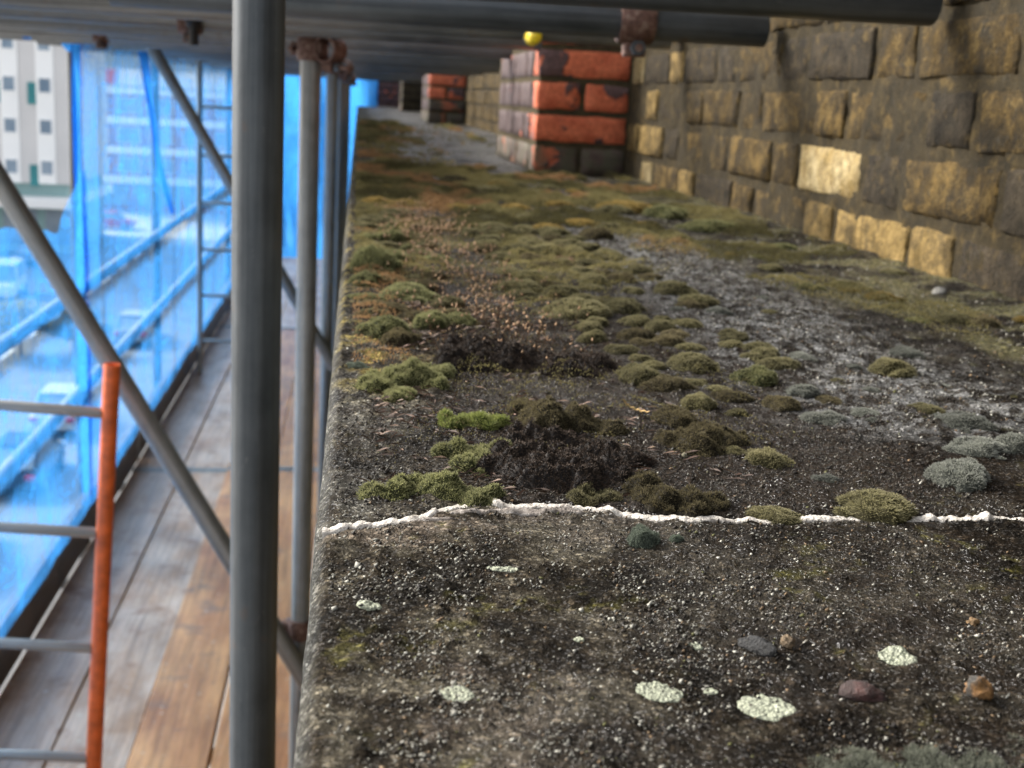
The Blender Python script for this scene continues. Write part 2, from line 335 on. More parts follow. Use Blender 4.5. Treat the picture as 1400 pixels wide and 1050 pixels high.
# white mortar pointing bead along the joint
def pointing():
    n = 900; k = 10; x = np.linspace(-.0095, .635, n); y = np.interp(x, JX, JY)
    y = np.convolve(np.pad(y, 6, 'edge'), np.ones(13)/13, 'valid')+.0016*(fbm(x*140, x*0, 5)-.5)+.0009*(fbm(x*600, x*0, 7)-.5)
    wd = .0015+.0022*fbm(x*38, x*0+2, 9); ht = .0018+.0018*fbm(x*60, x*0+5, 12); a = np.linspace(-1, 1, k)
    V = []
    for i in range(n):
        for t in a:
            r = math.sqrt(max(0, 1-t*t)); jit = .0009*(vn(np.array([x[i]*700]), np.array([t*4.+9]), 3)[0]-.5)
            V.append((x[i], y[i]+t*wd[i]*1.25+jit, gzv[i]-.0012+ht[i]*r**.7+jit))
    ii = np.arange(n*k).reshape(n, k); F = np.stack([ii[:-1, :-1], ii[1:, :-1], ii[1:, 1:], ii[:-1, 1:]], -1).reshape(-1, 4)
    return npmesh('mortar_pointing', V, F, M['wmortar'], True)
_x = np.linspace(-.0095, .635, 900); gzv = ledge_h(_x, np.interp(_x, JX, JY))+.0015
tag(link('mortar_pointing', pointing()), 'thin crooked white mortar bead running across the ledge joint', 'mortar')
# patch of torn mortar below the bead
def patch(name, pts, h, mat, seed, n=46):
    """flat crust: blobby outline of given ellipse(s), slightly domed"""
    cx = sum(q[0] for q in pts)/len(pts); cy = sum(q[1] for q in pts)/len(pts)
    R = max(math.hypot(q[0]-cx, q[1]-cy)+max(q[2], q[3]) for q in pts)*1.3
    g = np.linspace(-R, R, n); X, Y = np.meshgrid(g+cx, g+cy); f = np.full(X.shape, -9.)
    for x, y, rx, ry in pts: f = np.maximum(f, 1-np.hypot((X-x)/rx, (Y-y)/ry))
    f = f+.28*(fbm(X*420/ (R/.008), Y*420/(R/.008), seed, 4)-.5)
    Z = ledge_h(X, Y)+np.where(f > 0, h*np.clip(f*4, 0, 1)**.6+.0006*(vn(X*900, Y*900, seed)-.5), -.002)
    ii = np.arange(n*n).reshape(n, n); q = np.stack([ii[:-1, :-1], ii[:-1, 1:], ii[1:, 1:], ii[1:, :-1]], -1).reshape(-1, 4)
    q = q[(f.ravel()[q] > -.12).any(1)]; u, inv = np.unique(q, return_inverse=True)
    V = np.stack([X, Y, Z], -1).reshape(-1, 3)[u]-np.array([cx, cy, 0])
    return link(name, npmesh(name, V, inv.reshape(-1, 4), mat, True), None, (cx, cy, 0))
tag(patch('mortar_smear', [(.052,.472,.012,.004),(.068,.473,.014,.0045),(.086,.474,.012,.004),(.034,.464,.01,.002)], .0008, M['smear'], 3, 80),
    'torn pinkish mortar smear in front of the crooked white bead', 'mortar')

# ------------------------------------------------------------------ brick wall and piers
def brick_mesh(name, L, D, H, seed, mat):
    """worn brick: length x, depth y (front at -y), height z, subdivided and roughened"""
    r = np.random.default_rng(seed); V = []; F = []; idx = {}
    GXS = [0,.018,.16,.33,.5,.67,.84,.982,1] if L > .15 else [0,.035,.25,.5,.75,.965,1]; GYS = [0,.04,.5,1]; GZS = [0,.06,.36,.66,.94,1]; nxs, nys, nzs = len(GXS)-1, 3, 5
    def vid(i, j, k):
        if (i, j, k) in idx: return idx[(i, j, k)]
        x, y, z = GXS[i]-.5, GYS[j]-.5, GZS[k]-.5
        P = np.array([x*L, y*D, z*H]); b = .0032*(.4+r.random())
        e = [abs(x) > .499, abs(y) > .499, abs(z) > .499]
        if sum(e) >= 2:
            for a, dd in zip(range(3), (x, y, z)):
                if e[a]: P[a] -= math.copysign(b*.7, dd)
        P = P+(r.random(3)-.5)*np.array([.0026, .0030, .0026]); idx[(i, j, k)] = len(V); V.append(P); return idx[(i, j, k)]
    for i in range(nxs):
        for k in range(nzs):
            F.append((vid(i,0,k), vid(i+1,0,k), vid(i+1,0,k+1), vid(i,0,k+1)))
    for i in range(nxs):
        for j in range(nys):
            F.append((vid(i,j,nzs), vid(i+1,j,nzs), vid(i+1,j+1,nzs), vid(i,j+1,nzs))); F.append((vid(i,j+1,0), vid(i+1,j+1,0), vid(i+1,j,0), vid(i,j,0)))
    for j in range(nys):
        for k in range(nzs):
            F.append((vid(0,j+1,k), vid(0,j,k), vid(0,j,k+1), vid(0,j+1,k+1))); F.append((vid(nxs,j,k), vid(nxs,j+1,k), vid(nxs,j+1,k+1), vid(nxs,j,k+1)))
    return npmesh(name, V, F, mat, True)
VAR = {}
def brick(kind, L, mat, parent, loc, rot=0):
    key = (kind, mat, random.randrange(4))
    if key not in VAR: VAR[key] = brick_mesh('brick', .215 if kind == 's' else .1025, .1, .062, len(VAR)*13+5, M[mat])
    o = link('brick', VAR[key], parent, loc, (0, 0, rot)); return o
Z0 = -.011
def rough_panel(name, parent, y0, y1, z0, z1, x, mat, step=.012):
    ya = np.arange(y0, y1+step, step); za = np.arange(z0, z1+step, step); A, B = np.meshgrid(ya, za)
    Xp = x+.009*(fbm(A*28, B*34, 5)-.5)+.004*(fbm(A*130, B*130, 9)-.5)
    ii = np.arange(A.size).reshape(A.shape); q = np.stack([ii[:-1, :-1], ii[1:, :-1], ii[1:, 1:], ii[:-1, 1:]], -1).reshape(-1, 4)
    return link(name, npmesh(name, np.stack([Xp, A, B], -1).reshape(-1, 3), q, mat, True), parent)
SPECIAL = [(1.58,.095,'stock_c'),(1.33,.025,'stock_y'),(1.50,.025,'stock_y'),(1.64,.02,'stock_y'),(2.83,.245,'stock_c'),(2.83,.17,'stock_c'),(2.70,.17,'stock_y'),(2.83,.10,'stock_y'),(2.83,.02,'stock_y'),(2.66,.10,'stock_y'),
           (1.15,.02,'stock_d'),(1.05,.02,'stock_d'),(.95,.02,'stock_d'),(2.45,.17,'stock_d'),(2.6,.245,'stock_d'),(1.12,.095,'stock_d'),(2.2,.17,'stock'),(2.3,.245,'stock_d')]
wall = tag(empty('brick_wall', (WALLX, 1.2, 0)), 'old sooty yellow stock brick wall along the right of the ledge', 'wall')
def child(o, par): o.parent = par; o.matrix_parent_inverse = Matrix.Translation(-Vector(par.location)); return o
JY_ = .013
for k in range(9):
    z = Z0+.075*k+.031; y = -.55+(.0 if k % 2 else .1697); i = 0
    off = (1.475+.1075-(-.55+.1075)) % .3405 if k % 2 else 0.
    y += off-(.3405 if off > .2 else 0)
    while y < 2.875:
        kind = 's' if i % 2 == 0 else 'h'; L = .215 if kind == 's' else .1025
        if y+L > 2.887: break
        yc = y+L/2; mt = random.choices(['stock','stock_d','stock_y'], [.62,.30,.08])[0]
        if yc > 2.62 and k < 5: mt = random.choice(['stock_c','stock_y','stock_y'])
        for sy, sz, sm in SPECIAL:
            if abs(yc-sy) < L/2+.006 and abs(z-sz) < .037: mt = sm
        o = brick(kind, L, mt, wall, (WALLX+.05+random.uniform(-.003,.003)-(.003 if mt in ('stock_c','stock_y') else 0)-WALLX, yc-1.2, z), -math.pi/2+random.uniform(-.012,.012))
        y += L+JY_; i += 1
child(rough_panel('mortar_bed', None, -.55, 2.9, -.03, .70, WALLX+.0020, M['mortar'], .008), wall)
def plain_bricks(name, y0, y1, z0, z1, x, mat, parent, sx=-1):
    b = MB(); k = 0; z = z0
    while z < z1:
        y = y0+(.11 if k % 2 else 0)
        while y+.215 < y1: d = random.uniform(-.003,.003); b.box(x+d, x+.1, y, y+.215, z, z+.062); y += .228
        z += .075; k += 1
    o = b.build(name, mat, None); o['kind'] = 'stuff'; return child(o, parent)
plain_bricks('brick_courses', -.55, 2.88, Z0+.675, 1.2, WALLX, M['stock'], wall)
child(MB().box(WALLX+.012, WALLX+.35, -.55, 2.9, -.3, 1.22).build('wall_core', M['mortar']), wall)
def pier(name, y0, label, mats, length=.83, fine=True, side='red_s'):
    x0, x1 = WALLX-.215, WALLX; P = tag(empty(name, (x1-.1, y0, 0)), label, 'pier')
    child(MB().box(x0+.0032, x1+.30, y0+.0032, y0+length-.0032, -.02, 1.2).build('mortar_core', M['pmortar']), P)
    def put(kind, mt, cx, cy, z, rot): b = brick(kind, 0, mt, None, (cx, cy, z), rot); child(b, P)
    for k in range(9):
        z = Z0+.012+.0735*k+.031; mt = mats[min(k, len(mats)-1)]
        if k % 2:                                    # stretcher across the front
            put('s', mt[0], x0+.1075, y0+.05, z, random.uniform(-.01,.01)); y = y0+.1+.012; 
        else:
            for j in range(2): put('h', mt[j % len(mt)], x0+.051+j*.1125, y0+.05, z, random.uniform(-.015,.015))
            y = y0+.1+.012
        i = k % 2
        while y < y0+length-.09:
            kd = 's' if i % 2 == 0 else 'h'; L = .215 if kd == 's' else .1025
            if y+L > y0+length: kd = 'h'; L = .1025
            put(kd, side if k else 'red_g', x0+.05, y+L/2, z, -math.pi/2); y += L+.011; i += 1
    b = plain_bricks('brick_courses', y0, y0+length, Z0+.012+.0735*9, 1.18, x0, M['red_p'], P)
    return P
pier('brick_pier', 2.887, 'red brick pier with spalled orange faces beside the yellow wall', [('red_g','red_g'),('red_or',),('red_h','red'),('red_h',),('red','red_p')])
pier('brick_pier', 7.44, 'farther red brick pier beyond the spalled orange one', [('red_g','red_g'),('red_g',),('red_or','red'),('red_or',)])
pier('brick_pier', 12.0, 'dark farthest pier near the end of the ledge', [('stock_d','stock_d')], side='stock_d')
for a, b_, lab in ((3.72,7.44,'grey sooty brick wall bay between the two red piers'),(8.27,12.0,'shaded brick wall bay beyond the second red pier'),(12.83,16.,'last brick wall bay past the dark farthest pier')):
    wb = tag(empty('brick_wall', (WALLX, a, 0)), lab, 'wall')
    plain_bricks('brick_courses', a+.01, b_-.01, Z0, 1.18, WALLX, M['stock'], wb)
    child(MB().box(WALLX+.006, WALLX+.3, a, b_, -.3, 1.2).build('mortar_core', M['mortar']), wb)

# ------------------------------------------------------------------ scaffold
R = .02415
def tube_mesh(L, r=R, mat='tube', n=28):
    ri = r-.0042; pr = [(ri, L*.02+.02), (ri, 0), (r-.0008, 0), (r, .0015)]
    k = max(2, int(L/.5)); pr += [(r, L*i/k) for i in range(1, k)]
    pr += [(r, L-.0015), (r-.0008, L), (ri, L), (ri, L-.06)]
    b = MB().lathe(pr, n); me = bpy.data.meshes.new('tube'); me.from_pydata(b.v, [], b.f); me.materials.append(M[mat])
    me.polygons.foreach_set('use_smooth', [True]*len(me.polygons)); me.set_sharp_from_angle(angle=rad(50)); return me
def tube(name, a, b, label, cat='scaffold tube', group=None, r=R, mat='tube'):
    a, b = Vector(a), Vector(b); d = b-a; o = link(name, tube_mesh(d.length, r, mat)); o.location = a
    o.rotation_mode = 'QUATERNION'; o.rotation_quaternion = d.to_track_quat('Z', 'Y'); return tag(o, label, cat, group)
DECK = -1.68
ORD = ['nearest','second','third','fourth','fifth','sixth','seventh','eighth','ninth','tenth','eleventh','twelfth','thirteenth','fourteenth']
INY = [1.205, 2.97, 5.2, 7.2, 9.2, 11.2, 13.2]
INX = [-.0934, -.112, -.108, -.104, -.108, -.108, -.108]
for i, (x, y) in enumerate(zip(INX, INY)):
    tube('scaffold_standard', (x, y, -2.2), (x+.004*i*0, y, 1.4), 'thick dark grey upright tube in the foreground, nearest the camera' if i == 0 else f'grey upright tube beside the ledge edge, {ORD[i]} from the camera', 'scaffold tube', 'upright tubes along the ledge edge', mat='tube' if i == 0 else 'bright')
OUX = -1.125
for i, y in enumerate([2.97, 5.2, 7.2, 9.2, 11.2, 13.2]):
    if i == 0: continue
    tube('scaffold_standard', (OUX, y, -2.2), (OUX, y, 1.4), f'upright tube behind the blue netting, {ORD[i-1]} of the outer row', 'scaffold tube', 'outer row of upright tubes')
tube('scaffold_ledger', (-.158, 1.9, .338), (-.158, 14, .338), 'long level tube clamped along the inner upright tubes overhead', 'scaffold tube')
tube('scaffold_ledger', (-1.175, 2.2, .335), (-1.175, 14, .335), 'long level tube along the top edge of the netting', 'scaffold tube')
tube('guard_rail', (-1.052, 2.2, -.648), (-1.052, 14, -.648), 'upper guard rail tube in front of the blue netting', 'guard rail', 'guard rails of the walkway', mat='bright')
tube('guard_rail', (-1.052, 2.2, -1.045), (-1.052, 14, -1.045), 'middle guard rail tube, below the upper rail', 'guard rail', 'guard rails of the walkway', mat='bright')
tube('scaffold_brace', (-.075, 2.918, -1.345), (-1.08, 2.918, .415), 'diagonal brace tube crossing in front of the netting, behind the orange ladder stile', 'scaffold tube', mat='bright')
tube('scaffold_brace', (-.07, 5.148, -.99), (-.90, 5.148, .44), 'farther thin diagonal brace tube under the overhead boards', 'scaffold tube', mat='bright')
# overhead transoms and boards
TY = [1.30, 1.86, 2.45, 2.9, 3.5, 4.1, 4.75, 5.45, 6.2, 7.0, 8., 9., 10.2, 11.5, 13.]
for i, y in enumerate(TY):
    x0 = -1.32 if i > 1 else (-.35 if i else -.16)
    tube('scaffold_transom', (x0, y, .286+(.011 if i > 1 else 0)+random.uniform(-.004,.004)), (.604, y+random.uniform(-.03,.03)*(i > 1), .288+(.011 if i > 1 else 0)+random.uniform(-.003,.003)), f'level cross tube overhead running to the wall, {ORD[i]} from the camera' if i < 14 else 'level cross tube overhead running to the wall, farthest from the camera', 'scaffold tube', 'cross tubes under the overhead boards', mat='mid' if i > 1 else 'tube')
def board(name, x0, x1, y0, y1, z0, z1, mat, label, group, cat='scaffold board'):
    """plank with chamfered edges and metal end bands"""
    L = y1-y0; b = MB().bbox(0, L, -(x1-x0)/2, (x1-x0)/2, 0, z1-z0, .004)
    b.v = [(v[1], v[0], v[2]) for v in b.v]; b.f = [tuple(reversed(f)) for f in b.f]
    P = b.build(name, M[mat], None, False, ((x0+x1)/2, y0, z0), (random.uniform(-.0012,.0012), random.uniform(-.012,.012), random.uniform(-.0015,.0015)))
    for e in (0, 1):
        q = MB().box(-(x1-x0)/2-.0015, (x1-x0)/2+.0015, -.002 if not e else L-.028, .028 if not e else L+.002, -.0012, z1-z0+.0012)
        q.build('end_band', M['bright'], P)
    return tag(P, label, cat, group)
WHO = ['beside the netting','next to the board at the netting','third board from the netting','nearest the inner upright tubes']
ZB = .3245
OB = [(-1.145,-.925),(-.90,-.68),(-.655,-.435),(-.41,-.19)]
for c, (a, b_) in enumerate(OB):
    for r_, (y0, y1) in enumerate(((2.05,5.5),(5.53,9.4),(9.43,14.))):
        yy = y0+(random.uniform(-.12,.2) if r_ == 0 else 0)
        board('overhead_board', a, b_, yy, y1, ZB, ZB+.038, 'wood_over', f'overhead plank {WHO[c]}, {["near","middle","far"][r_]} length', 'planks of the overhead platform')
DB = [(-1.0362,-.808,'wood_grey'),(-.804,-.586,'wood_grey'),(-.582,-.364,'wood_orange'),(-.360,-.135,'wood_orange'),(-.131,-.015,'wood_orange')]
DW = ['grey walkway plank beside the dark toe board','grey walkway plank second from the toe board','orange-brown walkway plank in the middle of the walkway','orange-brown walkway plank beside the upright tubes','narrow orange-brown plank next to the ledge']
for c, (a, b_, mt) in enumerate(DB):
    for r_, (y0, y1) in enumerate(((1.6,5.85+.02*c),(5.86+.02*c,9.6),(9.61,13.8))):
        board('walkway_board', a, b_, y0, y1, DECK-.038, DECK-.0015*(c % 2), mt if r_ < 2 else 'wood_grey', f'{DW[c]}, {["near","middle","far"][r_]} length', 'planks of the walkway')
for i, y in enumerate((2.0, 3.3, 4.6, 5.8, 7., 8.3, 9.5, 11., 12.6)):
    tube('deck_transom', (-1.2, y, DECK-.064), (.03, y, DECK-.064), f'cross tube carrying the walkway planks, {ORD[i]} from the camera', 'scaffold tube', 'cross tubes under the walkway')
for i, (y0, y1) in enumerate(((2., 6.0),(6.03, 10.),(10.03,13.9))):
    board('toe_board', -1.075, -1.037, y0, y1, DECK+.002, DECK+.19, 'wood_dark', f'dark upright toe board at the outer edge of the walkway, {["near","middle","far"][i]} length', 'toe boards of the walkway', 'toe board')
# couplers
def coupler():
    P = empty('scaffold_coupler')
    b = MB().lathe([(R+.0005,-.026),(R+.006,-.026),(R+.0085,-.018),(R+.0085,.018),(R+.006,.026),(R+.0005,.026)], 22); b.build('clamp_body', M['rust'], P, True)
    b = MB().lathe([(R+.0005,-.026),(R+.006,-.026),(R+.0085,-.018),(R+.0085,.018),(R+.006,.026),(R+.0005,.026)], 22, 'y', (-.052,0,0)); b.build('clamp_body', M['rust'], P, True)
    MB().bbox(-.036, -.018, -.018, .018, -.018, .018, .003).build('saddle', M['rust'], P)
    for s, cpos in ((0, (R+.014, -.03, 0)), (1, (-.052, .0, -R-.014))):
        lug = MB().bbox(R-.002, R+.026, -.012, .012, -.016, .016, .003) if s == 0 else MB().bbox(-.064, -.040, -.013, .013, -R-.026, -R+.002, .003)
        lug.build('hinge_lug', M['rust'], P)
        n = MB().lathe([(0,0),(.0115,0),(.0115,.012),(0,.012)], 6, 'y' if s == 0 else 'x', (cpos[0], cpos[1]-.006, cpos[2]) if s == 0 else (cpos[0]-.028, 0, cpos[2])); n.build('nut', M['tube'], P)
        t = MB().lathe([(0,-.02),(.0058,-.02),(.0058,.05),(0,.05)], 10, 'y' if s == 0 else 'x', (cpos[0], cpos[1]+.01, cpos[2]) if s == 0 else (cpos[0]-.03, 0, cpos[2])); t.build('bolt', M['rust'], P, True)
    return P
cp0 = coupler(); first = [True]
def put_coupler(loc, rot, label):
    o = cp0 if first[0] else copy_tree(cp0); first[0] = False
    o.location = loc; o.rotation_euler = rot; tag(o, label, 'coupler', 'rusty couplers of the scaffold')
for i, y in enumerate(INY[1:6]): put_coupler((INX[i+1], y, .252), (0,0,[2.6,2.9,2.2,2.6,2.7][i]), f'rusty coupler near the top of the inner upright tubes, {ORD[i]} from the camera')
for i, y in enumerate((5.2, 7.2, 9.2, 11.2)): put_coupler((OUX, y, .335), (0,0,0), f'rusty coupler at the top of the outer row, {ORD[i]} from the camera')
put_coupler((INX[1], 2.97, -1.19), (0,0,2.9), 'rusty coupler low on the second upright tube')
put_coupler((.405, 1.86, .287), (0,rad(90),0), 'rusty bolted coupler hanging under the cross tube by the red pier')
put_coupler((-.374, 2.9, .298), (0,rad(90),0), 'dark coupler hanging under the cross tube left of the foreground upright')
put_coupler((-.80, 4.1, .298), (0,rad(90),0), 'rusty coupler on a cross tube near the top of the netting')
# black rubber sleeve hanging from the cross tube
hs_ = empty('hanging_sleeve', (-.362, 2.86, .36)); tag(hs_, 'black ribbed rubber sleeve with stub hanging beside the foreground upright', 'sleeve')
pr = [(.001,-.0)]; 
for i in range(12): pr += [(.026-.0006*i, -.004-.0062*i), (.0225-.0006*i, -.0075-.0062*i)]
MB().lathe(pr+[(.016,-.083),(.001,-.083)], 20).build('ribbed_sleeve', M['black'], hs_, True); MB().lathe([(.0105,-.08),(.0105,-.118),(.001,-.118)], 14).build('stub', M['black'], hs_, True)
# yellow end cap on a short tie bar
cp = tag(empty('tube_end_cap', (.322, 2.36, .281)), 'small yellow plastic cap under the overhead boards above the red pier', 'end cap')
MB().lathe([(.001,-.030),(.008,-.029),(.0125,-.025),(.0135,-.018),(.0135,.012),(.0155,.013),(.0155,.017),(.012,.018)], 18, 'y').build('cap', M['yellow'], cp, True)
MB().lathe([(.0115,.016),(.0115,.065),(.001,.065)], 14, 'y').build('tie_bar', M['tube'], cp, True)
# ladders
def ladder(loc, wid, h, z0, rungs, rs, rr, sm, label, rmat='ladder'):
    P = tag(empty('ladder', loc), label, 'ladder')
    for sx in (0, -wid):
        o = link('stile', tube_mesh(h, rs, sm), P, (sx, 0, z0))
    me = tube_mesh(wid-2*rs+.004, rr, rmat, 16)
    for z in rungs: link('rung', me, P, (-wid+rs-.002, 0, z), (0, math.pi/2, 0))
    return P
nl = ladder((-.500, 2.75, 0), .40, 1.22, DECK+.002, [-.572,-.858,-1.143,-1.428], .0185, .0125, 'orange', 'near ladder with orange painted stiles and grey rungs standing on the walkway'); nl.rotation_euler = (0, .06, 0)
ladder((-.63, 7.95, 0), .345, 2.6, DECK+.002, [DECK+.22+.295*i for i in range(8)], .017, .012, 'ladder', 'far grey ladder rising through the overhead platform')
# ------------------------------------------------------------------ netting
def sheet(name, f, nu, nv, mat, label, cat='netting', group=None):
    U, Vv = np.meshgrid(np.linspace(0,1,nu), np.linspace(0,1,nv)); P = f(U, Vv)
    ii = np.arange(nu*nv).reshape(nv, nu); q = np.stack([ii[:-1,:-1], ii[:-1,1:], ii[1:,1:], ii[1:,:-1]], -1).reshape(-1,4)
    return tag(link(name, npmesh(name, np.stack(P, -1).reshape(-1,3), q, mat, True)), label, cat, group)
def netf(y0, y1, top, bot, s, amp=.010):
    def f(u, v):
        y = y0+(y1-y0)*u; t = top(y); z = bot+(t-bot)*v
        x = -1.012+amp*1.2*(fbm(y*5, z*1.2, s)-.5)+amp*.6*np.sin(y*19+3*fbm(y*2, z*2, s+3))*v
        return (x, y+.02*(fbm(y*4, z*3, s+7)-.5), z+.02*(fbm(y*9, z*0, s+8)-.5))
    return f
sheet('debris_netting', netf(2.1, 4.86, lambda y: -.36+.08*np.sin(y*2.2)+.25*sst(4.3,4.8,y), -1.50, 3), 120, 50, M['net'], 'blue debris netting sagging low in the near bay', group='blue netting bays')
sheet('debris_netting', netf(4.80, 14., lambda y: .325+0*y, -1.50, 5), 260, 60, M['net'], 'tall blue debris netting along the far bays', group='blue netting bays')
sheet('debris_netting', lambda u, v: (-1.09+1.30*u, 14.05+.05*np.sin(u*14+2*v)+.16*fbm(u*7+v*2,v*3,4), -1.9+2.35*v), 60, 40, M['net_d'], 'blue netting closing the far end of the walkway', group='blue netting bays')
def strip(pts, wd, label):
    pts = np.array(pts, float)
    def f(u, v):
        t = v*(len(pts)-1); c = [np.interp(t, range(len(pts)), pts[:, k]) for k in range(3)]
        wv = np.interp(t, range(len(pts)), wd)
        return (c[0]+.012*np.sin(u*9+v*6), c[1]+(u-.5)*wv*(1+.3*np.sin(v*11)), c[2])
    sheet('netting_strip', f, 14, 40, M['net_d'], label, 'netting', 'bunched strips of netting')
strip([(-1.00,6.02,.31),(-1.002,6.27,.05),(-1.002,6.6,-.3),(-1.002,6.97,-.55)], [.24,.13,.10,.05], 'bunched diagonal strip of blue netting hanging from the top tube')
strip([(-1.035,4.82,.33),(-1.035,4.81,0),(-1.035,4.83,-.5),(-1.035,4.82,-1.45)], [.10,.07,.06,.06], 'gathered blue netting hem hanging along the first outer upright')
strip([(-1.10,4.35,.34),(-1.10,4.4,.27)], [.2,.03], 'torn blue netting tatter under the top tube at the left')
strip([(-1.10,5.02,.34),(-1.10,5.04,.25)], [.25,.1], 'blue netting tatter wrapped round the top tube')

# ------------------------------------------------------------------ moss
def blob_h(x, y, blobs, seed, rough=0):
    f = np.full(np.shape(x), -1.)
    rm = np.mean([b[2] for b in blobs]); wx = (fbm(x/rm*1.5, y/rm*1.5, seed+21, 3)-.5)*rm*.9; wy = (fbm(x/rm*1.5, y/rm*1.5, seed+27, 3)-.5)*rm*.9
    x0_, y0_ = x, y; x = x+wx; y = y+wy
    for bx, by, r, h in blobs:
        d = 1-((x-bx)**2+((y-by)*.95)**2)/r**2
        f = np.maximum(f, np.where(d > 0, h*np.clip(d, 0, 1)**.62, -1))
    x, y = x0_, y0_; r0 = rm
    n = fbm(x/r0*2.2, y/r0*2.2, seed)-.5; n2 = fbm(x*420, y*420, seed+4)-.5
    n3 = fbm(x*170, y*170, seed+6)-.5
    return np.where(f > 0, f*(1+.55*n)+(rough*n3+.0022*n2)*np.clip(f/.004, 0, 1), -1)
def moss_mesh(name, blobs, seed, pal, dens=8e6, blen=.0015, bw=.00034, mat='moss', ground=False, res=.0011, lean=.5, rough=0.):
    r = np.random.default_rng(seed)
    x0 = min(b[0]-b[2]*1.4 for b in blobs); x1 = max(b[0]+b[2]*1.4 for b in blobs); y0 = min(b[1]-b[2]*1.45 for b in blobs); y1 = max(b[1]+b[2]*1.45 for b in blobs)
    H = lambda x, y: blob_h(x, y, blobs, seed, rough)
    G = (lambda x, y: ledge_h(x, y)) if ground else (lambda x, y: 0*x)
    # body
    gx, gy = np.meshgrid(np.arange(x0-res, x1+2*res, res), np.arange(y0-res, y1+2*res, res)); h = H(gx, gy)
    zz = G(gx, gy)+np.where(h > 0, h, -.001); ii = np.arange(gx.size).reshape(gx.shape)
    q = np.stack([ii[:-1,:-1], ii[:-1,1:], ii[1:,1:], ii[1:,:-1]], -1).reshape(-1,4); q = q[(h.ravel()[q] > 0).any(1)]
    u, inv = np.unique(q, return_inverse=True); q = inv.reshape(-1,4); BV = np.stack([gx,gy,zz],-1).reshape(-1,3)[u]
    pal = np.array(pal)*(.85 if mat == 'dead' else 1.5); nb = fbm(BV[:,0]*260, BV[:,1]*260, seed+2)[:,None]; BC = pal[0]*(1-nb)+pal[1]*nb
    # shoots
    N = int((x1-x0)*(y1-y0)*dens); px = r.uniform(x0,x1,N); py = r.uniform(y0,y1,N); ph = H(px,py); k = ph > .0003; px, py, ph = px[k], py[k], ph[k]
    e = .0007; f0 = lambda a, b: np.maximum(H(a,b), 0); gxn = (f0(px+e,py)-f0(px-e,py))/(2*e); gyn = (f0(px,py+e)-f0(px,py-e))/(2*e)
    nrm = np.stack([-gxn,-gyn,np.ones_like(gxn)],-1); nrm /= np.linalg.norm(nrm,axis=1)[:,None]
    d = nrm+lean*r.normal(size=nrm.shape)*.8; d[:,2] += .12; d /= np.linalg.norm(d,axis=1)[:,None]
    sd = np.cross(d, r.normal(size=d.shape)); sd /= np.linalg.norm(sd,axis=1)[:,None]
    n = len(px); L = blen*r.uniform(.5,1.25,n)[:,None]; b = np.stack([px,py,G(px,py)+ph-.0004],-1); W = bw*r.uniform(.7,1.4,n)[:,None]
    TV = np.stack([b-sd*W*.5, b+sd*W*.5, b+d*L+sd*W*.25, b+d*L-sd*W*.25],1).reshape(-1,3)
    tf = np.arange(n)[:,None]*4; F1 = np.concatenate([tf+np.array([0,1,2]), tf+np.array([0,2,3])])
    pn = np.clip((fbm(px*140,py*140,seed+3)-.5)*2.2+.5+r.normal(size=n)*.22, 0, 1)[:,None]
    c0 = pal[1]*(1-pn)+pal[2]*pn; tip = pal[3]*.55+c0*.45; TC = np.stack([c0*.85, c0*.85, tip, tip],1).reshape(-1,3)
    nB = len(BV); Fq = np.concatenate([q[:,[0,1,2]], q[:,[0,2,3]], F1+nB])
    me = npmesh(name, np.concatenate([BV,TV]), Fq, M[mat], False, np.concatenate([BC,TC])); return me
OL = [(.016,.013,.006),(.038,.034,.012),(.085,.078,.029),(.25,.225,.13)]       # dry olive
GR = [(.013,.013,.006),(.036,.040,.012),(.085,.092,.028),(.26,.25,.13)]          # green
VG = [(.02,.025,.007),(.085,.11,.02),(.15,.19,.03),(.34,.35,.14)]               # vivid
BR = [(.007,.005,.004),(.014,.010,.0075),(.042,.028,.019),(.10,.068,.045)]        # dead brown
DO = [(.012,.010,.006),(.032,.025,.012),(.072,.058,.027),(.17,.145,.08)]        # dark olive
GY = [(.025,.026,.022),(.065,.068,.055),(.12,.125,.10),(.27,.275,.24)]          # grey
BG = [(.02,.024,.018),(.06,.075,.055),(.10,.125,.09),(.24,.27,.21)]             # blue-green
OR = [(.03,.02,.008),(.11,.085,.02),(.21,.155,.035),(.36,.25,.10)]              # ochre
